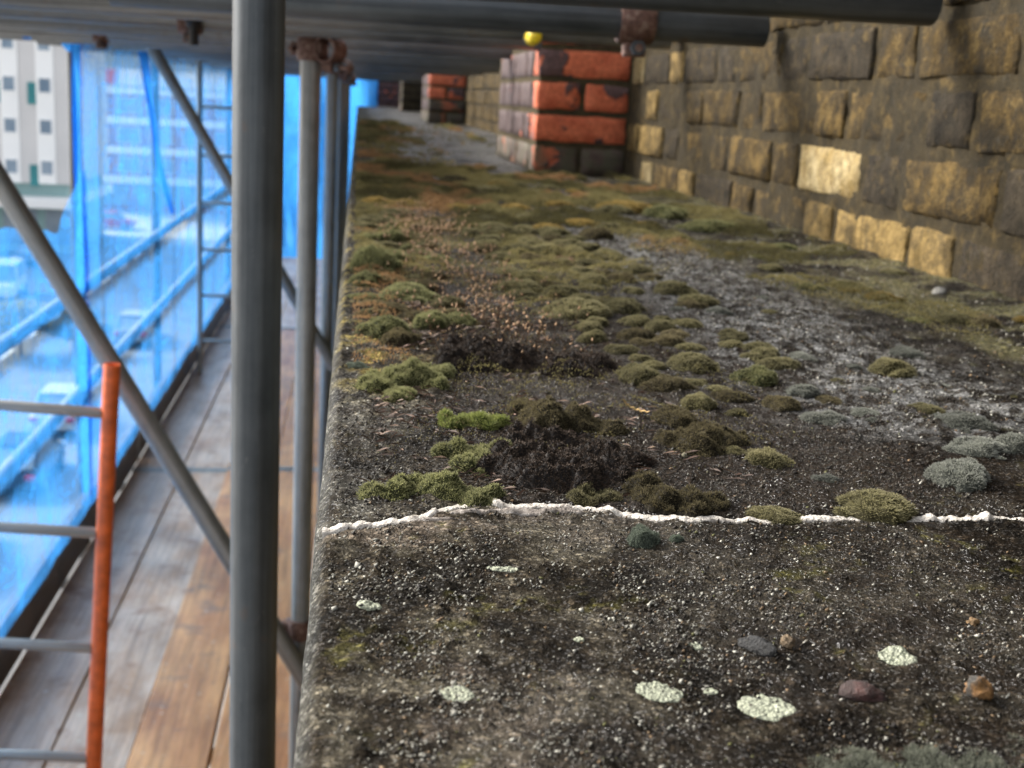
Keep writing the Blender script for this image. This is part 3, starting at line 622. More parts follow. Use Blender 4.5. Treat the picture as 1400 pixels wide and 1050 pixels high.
BIG = [
 ('moss_clump','long olive moss clump directly behind the white mortar bead',[(.012,.495,.0077,.0075),(.024,.501,.0094,.0105),(.040,.499,.0109,.0115),(.055,.492,.0093,.0095),(.032,.507,.008,.008)],GR,{}),
 ('dead_moss_clump','largest dark brown dead moss clump in the middle of the ledge',[(.074,.535,.0128,.0160),(.089,.521,.0171,.018),(.113,.537,.0153,.0155),(.129,.548,.0105,.011),(.094,.575,.0138,.012),(.105,.514,.0105,.010)],BR,dict(mat='dead',blen=.0016,lean=1.1,rough=.016)),
 ('moss_clump','tall dark olive lump behind the largest dead brown clump',[(.100,.607,.0135,.0225),(.119,.616,.0126,.0165),(.096,.640,.010,.012),(.132,.607,.010,.010)],DO,dict(lean=.8)),
 ('dead_moss_clump','dark peaty moss clump behind the tan seed heads',[(.073,.753,.0182,.0165),(.097,.760,.0196,.0185),(.117,.769,.0139,.0122),(.086,.79,.018,.017)],BR,dict(mat='dead',blen=.002,lean=1.1,rough=.016)),
 ('dead_moss_clump','low dark peaty moss clump beside the round cushions',[(.138,.750,.0186,.0145),(.157,.764,.0139,.0112),(.125,.735,.011,.008)],BR,dict(mat='dead',blen=.002,lean=1.1,rough=.016)),
 ('moss_clump','pale tipped green moss clump near the left ledge edge',[(.017,.687,.0126,.0135),(.034,.698,.0149,.018),(.052,.719,.0098,.0122),(.026,.664,.0101,.0061),(.045,.690,.010,.010)],GR,dict(blen=.0022)),
 ('moss_clump','small vivid green moss strip, brightest on the ledge',[(.055,.611,.0085,.009),(.066,.609,.0086,.0083),(.076,.612,.006,.006)],VG,dict(blen=.0024)),
 ('moss_clump','green moss clump against the left of the dead brown clump',[(.056,.534,.0092,.0125),(.049,.557,.0079,.0087),(.070,.566,.0081,.0089),(.060,.548,.009,.010)],GR,dict(blen=.0018)),
 ('moss_clump','small olive moss clump behind the bead, middle of the ledge',[(.101,.494,.0079,.0080),(.114,.495,.0063,.006)],OL,{}),
 ('moss_clump','brownish moss clump behind the bead with reddish shoots',[(.132,.486,.0094,.0085),(.145,.482,.0093,.007),(.129,.501,.0074,.008),(.156,.485,.006,.004)],DO,{}),
 ('moss_clump','low dark grey-green moss patch at the bottom right of the photo',[(.135,.266,.017,.005),(.165,.270,.016,.005),(.188,.284,.011,.0035),(.108,.258,.012,.004)],[(.014,.015,.011),(.035,.038,.028),(.07,.075,.055),(.15,.155,.12)],dict(rough=.004)),
 ('moss_clump','broad brown-olive moss mound right of the dead brown clump',[(.177,.579,.0148,.015),(.194,.592,.0086,.0104),(.165,.586,.0103,.0115),(.182,.601,.011,.011)],DO,{}),
]
for nm, lab, bl, pal, kw in BIG:
    cx = np.mean([b[0] for b in bl]); cy = np.mean([b[1] for b in bl]); kf = .5 if nm == 'dead_moss_clump' else .62; kw_ = 1.3 if nm == 'dead_moss_clump' else 1.12; rel = [(b[0]-cx,b[1]-cy,b[2]*kw_,b[3]*kf) for b in bl]
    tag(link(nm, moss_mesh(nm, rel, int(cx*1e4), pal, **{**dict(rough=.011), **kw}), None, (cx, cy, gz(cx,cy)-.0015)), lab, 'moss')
# cushion prototypes (unit ~ 12 mm radius)
def protos(pal, n, s, **k): return [moss_mesh('moss_cushion', [(0,0,.012,.0085)] if i % 2 else [(0,0,.011,.0085),(.004,-.002,.008,.007)], s+i, pal, **k) for i in range(n)]
PR = dict(o=protos(OL,4,100), d=protos(DO,3,120), g=protos(GR,3,140), y=protos(GY,3,160), b=protos(BG,2,180), r=protos(OR,2,200))
def cushion(x, y, r, h, t, label, group=None, name='moss_cushion'):
    o = link(name, random.choice(PR[t]), None, (x, y, gz(x,y)-.001), (0,0,random.uniform(0,6.28)))
    o.scale = (1.0*r/.012*random.uniform(.85,1.2), r/.012*random.uniform(.85,1.15), .8*h/.0085); return tag(o, label, 'moss', group)
IND = [(.178,.724,.017,.0125,'o','wide round olive cushion right of the peaty clumps'),(.220,.761,.0167,.012,'o','wide olive cushion behind the round one, towards the pale crust'),(.189,.706,.0155,.0095,'d','low dark cushion in front of the wide round olive cushion'),
 (.198,.662,.0109,.008,'o','small olive cushion behind the curled yellow leaf on its right'),(.176,.628,.0119,.0095,'d','dark olive cushion right beside the curled yellow leaf'),(.201,.552,.0110,.0095,'o','neat round olive cushion alone on the dark stone'),
 (.191,.567,.0062,.0063,'o','tiny olive cushion touching the neat round one'),(.252,.723,.0142,.012,'g','greenish cushion at the edge of the pale crust'),(.357,.763,.0142,.012,'o','olive cushion standing in the pale crust on the right'),
 (.228,.482,.0152,.0073,'o','low flat cushion directly behind the bead on the right'),(.178,.476,.0109,.0038,'o','very flat small moss patch behind the bead, right of centre'),(.114,.440,.0063,.0075,'b','grey-green cushion in front of the white bead'),
 (.129,.444,.0029,.0042,'b','tiny dark sprig in front of the white bead'),(.289,.530,.0151,.0105,'y','large grey cushion at the right, nearest of the grey ones'),(.324,.578,.0152,.009,'y','grey cushion second behind the nearest grey one'),
 (.342,.627,.0152,.007,'y','low grey cushion third behind the nearest grey one'),(.264,.636,.0123,.007,'y','grey wet cushion left of the grey row'),(.021,1.162,.0208,.026,'g','tall dark sided green cushion far along the left edge'),
 (.022,.853,.0206,.0135,'g','broad green cushion at the left edge beyond the pale tipped clump'),(.057,.878,.016,.013,'g','green cushion beside the broad one at the left edge'),(.031,.816,.0124,.012,'d','dark cushion in front of the broad left edge cushion'),
 (.179,.956,.0323,.0145,'o','widest olive cushion beyond the peaty clumps'),(.220,.982,.0182,.012,'o','olive cushion joined to the right of the widest one'),(.179,1.047,.0192,.012,'o','olive cushion behind the widest one'),(.171,.850,.0116,.0096,'o','olive cushion in front of the widest one'),
 (.235,.904,.014,.0095,'o','olive cushion midway between the widest cushion and the crust'),(.011,1.069,.0128,.012,'g','small green cushion at the edge in front of the tall dark sided one'),(.047,1.018,.0245,.013,'g','broad green cushion left of the tan seed heads'),
 (.349,.584,.0116,.009,'y','small grey cushion at the right rim of the photo'),(.395,.819,.0131,.008,'y','grey flat cushion beyond the pale crust'),(.510,.985,.0157,.010,'o','yellowish cushion at the foot of the wall'),(.533,.972,.0125,.0105,'d','dark cushion at the foot of the wall beside a yellowish one'),
 (.002,.743,.0068,.0045,'b','tiny cushion on the very edge of the ledge'),(.222,.527,.0069,.0032,'y','flat grey tuft on the dark stone'),(.217,.648,.0070,.005,'o','tiny olive cushion left of the wet grey one')]
for x, y, r, h, t, lab in IND: cushion(x, y, r, h, t, lab)
# many look-alike cushions beyond
used = [(a[0],a[1],a[2]) for a in IND]+[b[:3] for q in BIG for b in q[2]]
ORD2 = ['first','second','third','fourth','fifth','sixth','seventh','eighth','ninth','tenth','eleventh','twelfth','thirteenth','fourteenth','fifteenth','sixteenth','seventeenth','eighteenth','nineteenth','twentieth']
CW = dict(o='olive', d='dark olive', g='green', y='grey', r='ochre', b='blue-green')
def scatter(n, rx, ry, rr, types, place, group, flat=.62, gap=.85):
    c = t = 0; made = {}
    while c < n and t < n*60:
        t += 1; x = random.uniform(*rx); y = random.uniform(*ry); r = random.uniform(*rr)*(.75+.35*y)
        if x-1.35*r < -.006 or any(math.hypot(x-a,y-b) < (r+q)*gap for a,b,q in used): continue
        used.append((x,y,r)); k = random.choice(types); o = cushion(x, y, r, r*flat*random.uniform(.75,1.2), k, 'moss cushion on the ledge', group); c += 1
        made.setdefault((CW[k], ['left','middle','right'][min(2, int(3*(x-rx[0])/(rx[1]-rx[0])))]), []).append((y, o))
    for (cw, sd), L in made.items():
        for i, (y, o) in enumerate(sorted(L, key=lambda q: q[0])): o['label'] = f'{cw} cushion {place}, {ORD2[i]} from camera on the {sd}'
scatter(24, (.17,.29), (.66,1.0), (.008,.014), 'oood', 'between dead clumps and crust', 'olive cushions beside the crust')
scatter(56, (.13,.30), (1.0,1.55), (.009,.018), 'oood', 'right of the tan seed heads', 'olive cushions in rows')
scatter(34, (.0,.09), (.87,1.6), (.009,.017), 'ogd', 'along the ledge edge', 'cushions along the ledge edge')
scatter(34, (.0,.42), (1.5,2.5), (.012,.022), 'oodr', 'on the far ledge', 'low cushions on the far ledge', .45)
scatter(14, (.27,.42), (.6,1.1), (.005,.010), 'yyo', 'in the pale crust', 'grey cushions in the crust', .5)
scatter(14, (.44,.60), (.85,1.5), (.008,.014), 'oorg', 'along the brick wall foot', 'cushions along the wall', .5)
for x, y, r, h, t in ((.43,1.93,.05,.022,'r'),(.48,1.88,.035,.02,'g'),(.50,1.7,.04,.016,'g')): cushion(x, y, r, h, t, {'r':'orange tinged moss mound near the wall, in front of the red pier'}.get(t, 'green moss mound at the wall, %s of the orange tinged one' % ('right' if y > 1.8 else 'in front')))
# moss carpet between the cushions
def carpet():
    n = 420000; x = rng.uniform(0,.60,n); y = np.where(rng.random(n) < .82, rng.uniform(.5,2.9,n), rng.uniform(2.7,7,n)); d, idv = worley(x*26, y*20, 9); f = fbm(x*11,y*7,33)
    dens = sst(.42,.60,f)*sst(.95,1.25,y)*(x < .5)+.9*sst(.44,.58,f)*sst(.43,.5,x)*sst(.7,.9,y)+.8*sst(.46,.58,fbm(x*30,y*30,37))*sst(.14,.06,x)*sst(.62,.72,y)+.95*sst(.45,.58,fbm(x*34,y*34,39))*sst(.27,.20,x)*sst(.52,.62,y)
    crust = np.exp(-((x-.335)/.07)**2)*sst(1.75,1.3,y); puddle = sst(2.6,2.95,y+.5*(fbm(x*14,y*5,81)-.5))*np.clip(1.15-.9*sst(.16,.06,x)*sst(.45,.55,fbm(x*20,y*6,83)),0,1)*1.4
    k = rng.random(n) < np.clip(dens-crust*.9-puddle*.7,0,1)*.85; x,y,d,f = x[k],y[k],d[k],f[k]; n = len(x)
    z = ledge_h(x,y)+.010*np.clip(1-d*1.3,0,1)*sst(.42,.6,f); s = np.clip(.95*y-.15, .28, 9)
    dr = rng.normal(size=(n,3))*.55; dr[:,2] = np.abs(dr[:,2])+.7; dr /= np.linalg.norm(dr,axis=1)[:,None]; sd = np.cross(dr, rng.normal(size=(n,3))); sd /= np.linalg.norm(sd,axis=1)[:,None]
    L = (.0028*s*rng.uniform(.6,1.3,n))[:,None]; W = (.0007*s)[:,None]; b = np.stack([x,y,z-.001],-1)
    V = np.stack([b-sd*W, b+sd*W, b+dr*L],1).reshape(-1,3); F = np.arange(3*n).reshape(-1,3)
    a = np.clip((fbm(x*9,y*6,41)-.5)*3+.5+rng.normal(size=n)*.15,0,1)[:,None]; tan = sst(.56,.68,fbm(x*8+3,y*5,43))[:,None]
    c = np.array((.062,.055,.022))*(1-a)+np.array((.165,.142,.06))*a; c = c*(1-tan)+np.array((.22,.13,.06))*tan
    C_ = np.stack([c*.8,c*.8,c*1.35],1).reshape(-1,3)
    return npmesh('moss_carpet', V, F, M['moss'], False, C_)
tag(link('moss_carpet', carpet()), 'thin carpet of olive and tan moss over the far ledge', 'moss', kind='stuff')
# tan seed heads
def seeds():
    n = 1250; t = rng.random(n); x = .11-.03*t+rng.normal(size=n)*.028; y = .82+.95*t**1.2+rng.normal(size=n)*.05
    k = (fbm(x*45,y*30,3) > .43)&(x > .02); x, y = x[k], y[k]; n = len(x); h = rng.uniform(.006,.014,n); s = .00075*(.8+.5*y)
    b = np.stack([x,y,ledge_h(x,y)+.001],-1); ln = rng.normal(size=(n,3))*.4; ln[:,2] = 1; ln /= np.linalg.norm(ln,axis=1)[:,None]; tp = b+ln*h[:,None]
    V=[];F=[];Cc=[]
    e = np.array([(1,0,0),(0,1,0),(-1,0,0),(0,-1,0)]); 
    for i in range(n):
        q = len(V); V += list(tp[i]+e*s[i]*rng.uniform(.7,1.2))+[tp[i]+ln[i]*s[i]*2.2, tp[i]-ln[i]*s[i]*1.2]; F += [(q,q+1,q+4),(q+1,q+2,q+4),(q+2,q+3,q+4),(q+3,q,q+4),(q+1,q,q+5),(q+2,q+1,q+5),(q+3,q+2,q+5),(q,q+3,q+5)]
        c = np.array((.27,.155,.085))*rng.uniform(.45,1.3)+np.array((.05,.05,.03))*rng.random(); Cc += [c]*6
        q = len(V); w_ = np.array((.0002,0,0)); V += [b[i]-w_, b[i]+w_, tp[i]]; F += [(q,q+1,q+2)]; Cc += [np.array((.16,.08,.03))]*3
    return npmesh('seed_heads', V, F, M['grit'], False, Cc)
tag(link('seed_heads', seeds()), 'scatter of tan and orange moss seed heads on the ledge', 'seed heads', kind='stuff')
# grit and crumbs
ICO = None
def ico():
    t = (1+5**.5)/2; v = np.array([(-1,t,0),(1,t,0),(-1,-t,0),(1,-t,0),(0,-1,t),(0,1,t),(0,-1,-t),(0,1,-t),(t,0,-1),(t,0,1),(-t,0,-1),(-t,0,1)])/math.hypot(1,t)
    f = np.array([(0,11,5),(0,5,1),(0,1,7),(0,7,10),(0,10,11),(1,5,9),(5,11,4),(11,10,2),(10,7,6),(7,1,8),(3,9,4),(3,4,2),(3,2,6),(3,6,8),(3,8,9),(4,9,5),(2,4,11),(6,2,10),(8,6,7),(9,8,1)]); return v, f
def grit():
    v0 = np.array([(1,0,0),(0,1,0),(-1,0,0),(0,-1,0),(0,0,1),(0,0,-1.)]); f0 = np.array([(0,1,4),(1,2,4),(2,3,4),(3,0,4),(1,0,5),(2,1,5),(3,2,5),(0,3,5)])
    n = 190000; t = rng.random(n); y = .22*(9.**t); x = rng.uniform(-.006,.62,n)
    kx = rng.random(n) < .62; x = np.where(kx & (y < .62), rng.uniform(-.006,.30,n), x)
    dense = .38+.62*sst(.20,.02,x+.06*(fbm(x*20,y*20,5)-.5)); band = np.exp(-((x-.335)/.07)**2)*sst(.56,.64,y); edge_ = sst(.05,.0,x)*(y>.48)
    k = rng.random(n) < np.clip(np.where(y < .47, dense*(.12+1.3*sst(.42,.64,.6*fbm(x*28,y*28,15)+.4*fbm(x*90,y*90,16))), .20+.35*fbm(x*50,y*50,19)*(x<.3)*(y<1.1))+band*.7+edge_*.35+.3*(x>.5)*(y>.6), 0, 1); x, y = x[k], y[k]; n = len(x)
    s = (.00022+.00050*rng.random(n)**2.6)*(.75+.75*y)+.0006*(rng.random(n) < .004)
    ctr = np.stack([x,y,ledge_h(x,y)+s*.3],-1); sc = rng.uniform(.6,1.3,(n,1,3))*s[:,None,None]*(1+.3*rng.normal(size=(n,6,1)))
    a = rng.uniform(0,6.28,n); ca, sa = np.cos(a)[:,None], np.sin(a)[:,None]; q = v0[None]*sc
    q = np.stack([q[...,0]*ca-q[...,1]*sa+q[...,2]*.4, q[...,0]*sa+q[...,1]*ca, q[...,2]-q[...,0]*.4],-1)
    V = (ctr[:,None,:]+q).reshape(-1,3); F = (np.arange(n)[:,None,None]*6+f0[None]).reshape(-1,3)
    pal = np.array([(.26,.25,.21),(.075,.066,.050),(.42,.40,.34),(.022,.016,.0105),(.15,.10,.055),(.011,.0085,.006),(.09,.088,.03)])
    pl = rng.choice(7,n,p=[.12,.13,.045,.25,.055,.38,.02]); lt = sst(.16,.03,x)*(y<.47); up_ = rng.random(n) < lt*.30; pl = np.where(up_, 0, pl); dk = (y > .49)&(x < .29)&(rng.random(n) < .75); pl = np.where(dk, rng.choice([3,5,1],n), pl)
    c = pal[pl]*rng.uniform(.7,1.15,(n,1))
    return npmesh('grit', V, F, M['grit'], False, np.repeat(c,6,0))
tag(link('grit', grit()), 'pale grit and sand grains strewn over the ledge', 'grit', kind='stuff')
# lichen rosettes
LI = [(.120,.308,.0086,.0078,'largest pale lichen disc at the bottom, left of the reddish stone'),(.091,.317,.0070,.0068,'ragged pale lichen disc left of the largest one'),(.173,.338,.0062,.0055,'oval pale lichen disc at the right, above the reddish stone'),(.032,.316,.0050,.005,'grainy green-grey lichen disc at the lower left'),
      (.008,.378,.0041,.004,'pale green lichen spot near the left ledge edge'),(.110,.348,.0028,.0025,'small pale lichen spot above the ragged disc'),(.107,.319,.0022,.002,'tiny lichen spot beside the ragged disc'),(.073,.350,.0018,.002,'tiny pale lichen spot in the middle foreground'),(.056,.41,.006,.003,'faint grey lichen smear below the white bead')]
for i, (x, y, rx, ry, lab) in enumerate(LI): tag(patch('lichen_disc', [(x,y,rx,ry)], .0004, M['lichen'], 20+i), lab, 'lichen', 'pale lichen discs on the stone')
# pebbles
def pebble(x, y, rx, ry, rzz, pal, label, seed, rough=.5):
    n, mm = 22, 14; V = []; r = np.random.default_rng(seed)
    for j in range(mm+1):
        th = math.pi*j/mm
        for i in range(n):
            a = 2*math.pi*i/n; d = np.array([math.sin(th)*math.cos(a), math.sin(th)*math.sin(a), math.cos(th)])
            q = 1+.9*(fbm(np.array([d[0]*1.6+seed+d[2]]), np.array([d[1]*1.6+d[2]*1.3]), seed)[0]-.5)+.55*(fbm(np.array([d[0]*7+d[2]*5]), np.array([d[1]*7+seed]), seed+3)[0]-.5); V.append(d*q*np.array([rx,ry,rzz]))
    F = [(j*n+i, (j+1)*n+i, (j+1)*n+(i+1)%n, j*n+(i+1)%n) for j in range(mm) for i in range(n)]
    V = np.array(V); k = sst(.4,.6,fbm(V[:,0]/rx*1.4+seed, V[:,1]/rx*1.4+V[:,2]/rx, seed+8))[:,None]; c = np.array(pal[0])*(1-k)+np.array(pal[1])*k
    if 'peb%d' % int(rough*10) not in M:
        q = NT('pebble_%d' % int(rough*10)); at_ = q.n('Attribute', attribute_name='Col'); v = q.coord(); n1_ = q.noise(v, 420., 5, .7); n2_ = q.noise(v, 1500., 3, .7)
        cc = q.mix(1., at_.outputs['Color'], q.ramp(n1_, (.3, .35), (.5, .9), (.7, 1.5)), 'MULTIPLY'); cc = q.mix(q.ramp(n2_, (.55, 0.), (.66, .6)), cc, (.05,.042,.03))
        q.bump(q.math('ADD', n1_, n2_), .9, .0016); M['peb%d' % int(rough*10)] = q.base(cc, rough)
    t = M['peb%d' % int(rough*10)]
    tag(link('pebble', npmesh('pebble', V, F, t, True, c), None, (x,y,gz(x,y)+rzz*.25), (0,0,r.uniform(0,3))), label, 'pebble')
PB = [(.187,.312,.0048,.0045,.0045,((.07,.065,.055),(.36,.18,.055)),'half orange half grey pebble at the lower right',.8),(.152,.315,.0072,.0046,.0035,((.045,.024,.02),(.10,.042,.034)),'flat wet reddish-brown stone at the bottom',.6),(.130,.345,.0072,.004,.003,((.012,.012,.012),(.03,.03,.03)),'wet black stone flake above the largest lichen disc',.55),
 (.140,.347,.003,.0027,.0025,((.15,.10,.05),(.22,.15,.08)),'small tan pebble touching the wet black flake',.6),(.213,.367,.0023,.0022,.002,((.25,.14,.05),(.32,.2,.09)),'tiny ochre pebble at the right',.6),
(.162,.558,.0016,.0016,.0014,((.3,.27,.17),(.33,.3,.2)),'tiny yellow-white pebble beside the brown-olive mound',.6),(.575,1.14,.007,.006,.006,((.20,.19,.17),(.28,.27,.24)),'white pebble at the foot of the brick wall',.6),
 (.388,2.596,.006,.005,.004,((.35,.33,.3),(.35,.33,.3)),'left of two white pebbles in front of the red pier',.6),(.458,2.689,.006,.005,.004,((.35,.33,.3),(.35,.33,.3)),'right of two white pebbles in front of the red pier',.6)]
for i, q in enumerate(PB): pebble(q[0],q[1],q[2]*.85,q[3]*.85,q[4]*.85,q[5],q[6],40+i,q[7])
# curled yellow leaf
def leaf():
    n = 24; V=[]; F=[]
    for i in range(n):
        t = i/(n-1); wd = .0021*math.sin(math.pi*min(1,t*.9+.08))**.7*(.45+.75*t)+.0002; a = -1.75+2.2*t; x = .0075*math.sin(a)+.004*t; z = .0068*(1-math.cos(a))*(.75 if a < 0 else .25)+.0008
        for s in (-1,-.4,.4,1): V.append((x+.006, s*wd+.0022*math.sin(t*3), z+.0007*abs(s)+.0004*math.sin(i*1.7)))
    for i in range(n-1):
        for k in range(3): F.append((i*4+k,(i+1)*4+k,(i+1)*4+k+1,i*4+k+1))
    V = np.array(V); V2 = V-np.array((0,0,.00025)); ii = np.array(F); return npmesh('curled_leaf', np.concatenate([V,V2]), np.concatenate([ii, ii[:,::-1]+len(V)]), plain('dry_leaf', (.50,.33,.13), .7), True)
tag(link('curled_leaf', leaf(), None, (.150,.640,gz(.15,.64)+.0015), (0,0,-.35)), 'small curled yellow leaf lying among the moss', 'leaf')

# ------------------------------------------------------------------ the street below
ST = -13.
asph = plain('street_asphalt', (.16,.163,.165), .7, 0, .2, .6); pave = plain('pavement_concrete', (.36,.35,.33), .8, 0, .12, .8); white = plain('white_paint', (.78,.78,.76), .6, 0, .04, 1)
def sheetbox(name, x0, x1, y0, y1, z0, z1, mat): return tag(MB().box(x0,x1,y0,y1,z0,z1).build(name, mat), kind='structure')
sheetbox('ground', -400, 400, -200, 900, ST-.6, ST-.02, pave)
sheetbox('road', -26, -6.5, -60, 108, ST-.3, ST+.0, asph)
sheetbox('pavement', -6.5, 2., -60, 112, ST-.3, ST+.13, pave)
sheetbox('forecourt', -60, -26, -60, 93, ST-.3, ST+.13, pave)
for i in range(16): tag(MB().box(-16.4,-16.2, 4+i*6., 7+i*6., ST+.004, ST+.008).build('lane_marking', white), kind='structure')
tag(MB().box(.12,.6,-6,16,ST,-.26).build('host_building', M['stock']), 'brick building front below the ledge, carrying the cornice', 'building')
# glass / window material shared
glass = NT('window_glass'); glass.base(glass.ramp(glass.noise(glass.coord(), .5, 2), (.3,(.16,.23,.31)),(.7,(.30,.38,.46))), .12); GLASS = glass.m  # pale blue base colour stands in for reflections in the panes
def window(parent, x0, x1, y, z0, z1, fr, d=.1):
    W = MB(); t = .09
    W.box(x0,x1,y-d,y,z0,z0+t); W.box(x0,x1,y-d,y,z1-t,z1); W.box(x0,x0+t,y-d,y,z0+t,z1-t); W.box(x1-t,x1,y-d,y,z0+t,z1-t)
    o = W.build('window', fr, parent); MB().box(x0+t,x1-t,y-d*.45,y,z0+t,z1-t).build('pane', GLASS, o); return o
# white block of flats
wb = tag(empty('apartment_block', (-30, 95, ST)), 'tall white block of flats at the left with small windows', 'building')
wall_w = plain('pale_render', (.66,.645,.635), .85, 0, .05, .3); panel_w = plain('white_panel', (.90,.90,.89), .7, 0, .03, .3); teal = plain('teal_panel', (.03,.22,.24), .5, 0, .2, .5)
MB().box(-16,9,0,14,5.2,34).build('wall', wall_w, wb)
MB().box(-16,9.4,-2.2,14,3.6,4.2).build('canopy', panel_w, wb); MB().box(-16,8.6,.8,14,0,5.2).build('ground_floor', plain('pale_teal_tile', (.30,.46,.46), .6, 0, .1, .5), wb)
for c in range(8):
    x = 8.05-2.5*c
    MB().box(x-1.25, x, -.12, 0, 5.2, 34).build('panel_strip', panel_w, wb)
    for f in range(8):
        z = 5.6+2.95*f; window(wb, x-1.1, x-.12, -.12, z+.2, z+1.35, panel_w, .1)
        if f % 2 == 0: MB().box(x-1.85, x-1.25, -.10, 0, z-.6, z+.95).build('teal_strip', teal, wb)
for x in (-12,-8,-4,0,4,7): MB().box(x,x+2.4,.74,.8,.6,3.2).build('shop_window', GLASS, wb)
# banded brick office further down
ob = tag(empty('office_building', (-16, 130, ST)), 'red brick office building with pale horizontal bands behind the netting', 'building')
rb = plain('office_brick', (.34,.17,.13), .85, 0, .2, .8); band_m = plain('pale_band', (.72,.71,.68), .8, 0, .04, .3); slate = plain('slate_roof', (.20,.225,.225), .7, 0, .15, .5)
MB().box(-11.7,18,0,15,0,12.4).build('wall', rb, ob)
for f in range(5):
    z = 2.7+2.95*f if f < 4 else 12.0
    if f < 4: MB().box(-11.9,18.2,-.35,0,z,z+.75).build('string_course', band_m, ob)
MB().box(-12,18.3,-.6,15,12.4,14.0).build('parapet', band_m, ob)
MB().add([(-11.5,.2,14),(18,.2,14),(18,15,14),(-11.5,15,14),(-9.5,5,19),(16,5,19),(16,10,19),(-9.5,10,19)],[(0,1,5,4),(1,2,6,5),(2,3,7,6),(3,0,4,7),(4,5,6,7)]).build('roof', slate, ob)
for f in range(3):
    for c in range(9): window(ob, -11.2+3.2*c, -8.9+3.2*c, -.0, 3.75+2.95*f, 5.35+2.95*f, band_m, .12)
for c in range(6): MB().box(-11+4.8*c,-7+4.8*c,-.1,0,.5,2.5).build('shop_window', GLASS, ob)
MB().box(-11.3,-7.9,-.85,-.62,12.5,13.9).build('red_sign', plain('red_sign', (.55,.10,.07), .6), ob)
MB().box(-11.95,-11.3,-.7,0,0,14.0).build('corner_pilaster', band_m, ob)
# cars
tyre = plain('tyre_rubber', (.02,.02,.02), .8); chrome = plain('wheel_alloy', (.45,.45,.46), .35, .6); headl = plain('headlight_glass', (.75,.76,.76), .15); tail = plain('red_light', (.65,.03,.10), .25)
def car(x, y, rot, paint, label, van=False, c=[0]):
    c[0] += 1; P = tag(empty('parked_car', (x,y,ST+.008), rot), label, 'van' if van else 'car', 'cars in the street')
    pm = plain('car_paint', paint, .25, .1, .05, 1.)
    # body: cross sections along y (front at -y)
    hood, roof = (1.05, 2.0) if van else (.86, 1.46)
    st = [(-2.15,.62,.35,.72),(-2.05,.80,.25,hood-.12),(-1.2,.88,.22,hood),(-.2,.90,.22,hood+.06),(1.2,.90,.22,hood+.08),(1.95,.86,.25,hood+.04),(2.12,.72,.36,hood-.12)]
    V=[];F=[]
    for yy,wd,z0,z1 in st: V += [(-wd*.9,yy,z0),(wd*.9,yy,z0),(wd,yy,z0+.2),(wd,yy,z1-.16),(wd*.86,yy,z1),(-wd*.86,yy,z1),(-wd,yy,z1-.16),(-wd,yy,z0+.2)]
    n=8
    for i in range(len(st)-1):
        for k in range(n): F.append((i*n+k,i*n+(k+1)%n,(i+1)*n+(k+1)%n,(i+1)*n+k))
    F += [tuple(range(n-1,-1,-1)), tuple(range((len(st)-1)*n,len(st)*n))]
    MB().add(V,F).build('body', pm, P, True)
    gy = [(-1.25,.80,hood-.02),(-.55 if not van else -.9,.68,roof-.04),(1.0 if not van else 1.9,.68,roof-.04),(1.75 if not van else 2.05,.76,hood+.02)]
    V=[]
    for yy,wd,z in gy: V += [(-wd,yy,z),(wd,yy,z)]
    base = [(-.82,-1.25,hood-.05),(.82,-1.25,hood-.05),(.82,1.8 if not van else 2.05,hood-.02),(-.82,1.8 if not van else 2.05,hood-.02)]
    g = MB().add(V+base, [(0,1,3,2),(2,3,5,4),(4,5,7,6),(0,2,4,6,11,8),(1,9,10,7,5,3)]); g.build('windows', GLASS, P)
    (x0,w0,z0),(x1,w1,z1) = gy[1],gy[2]
    MB().bbox(-w0-.01,w0+.01,x0-.05,x1+.05,roof-.045,roof+.02,.02).build('roof', pm, P)
    for sx in (-1,1):
        for a,b_ in ((0,1),(2,3)):
            (ya,wa,za),(yb,wb_,zb) = gy[a],gy[b_]; q = MB(); t=.05
            q.add([(sx*wa-t,ya,za),(sx*wa+t,ya,za),(sx*wa+t,ya+.1,za),(sx*wa-t,ya+.1,za),(sx*wb_-t,yb,zb),(sx*wb_+t,yb,zb),(sx*wb_+t,yb+.1,zb),(sx*wb_-t,yb+.1,zb)],[(3,2,1,0),(4,5,6,7),(0,1,5,4),(1,2,6,5),(2,3,7,6),(3,0,4,7)]); q.build('pillar', pm, P)
        for yy in (-1.3,1.3):
            wl = MB().lathe([(.01,-.1),(.3,-.1),(.32,-.07),(.32,.07),(.3,.1),(.01,.1)],20,'x',(sx*.82,yy,.32)).build('wheel', tyre, P, True)
            MB().lathe([(.01,0),(.17,0),(.2,.02),(.2,.0)],16,'x',(sx*.82+(.1 if sx>0 else -.12),yy,.32)).build('rim', chrome, wl)
        MB().bbox(sx*.66-.17,sx*.66+.17,-2.16,-2.06,.60,.74,.02).build('headlight', headl, P); MB().bbox(sx*.66-.15,sx*.66+.15,2.04,2.14,.62,.80,.02).build('tail_light', tail, P)
CARS = [(-20.6,76.,.1,(.80,.80,.80),'large white van behind the netting, under the block of flats',True),(-10.6,40.5,math.pi,(.03,.05,.09),'dark blue car with pink tail light at the lower left',False),(-10.9,47.5,math.pi,(.6,.61,.62),'silver car in front of the dark blue car',False),
 (-21.6,113.2,math.pi/2,(.50,.05,.05),'red car in front of the brick office building',False),(-14.6,66.5,math.pi,(.70,.70,.70),'pale car driving beyond the yellow shrub',False),(-22.6,90.,.0,(.10,.12,.16),'dark car below the canopy of the white flats',False),(-11.,64.,math.pi,(.33,.36,.40),'grey car parked beyond the silver one',False),(-10.9,33.,math.pi,(.75,.75,.74),'white car nearest below the scaffold',False)]
for q in CARS: car(*q)
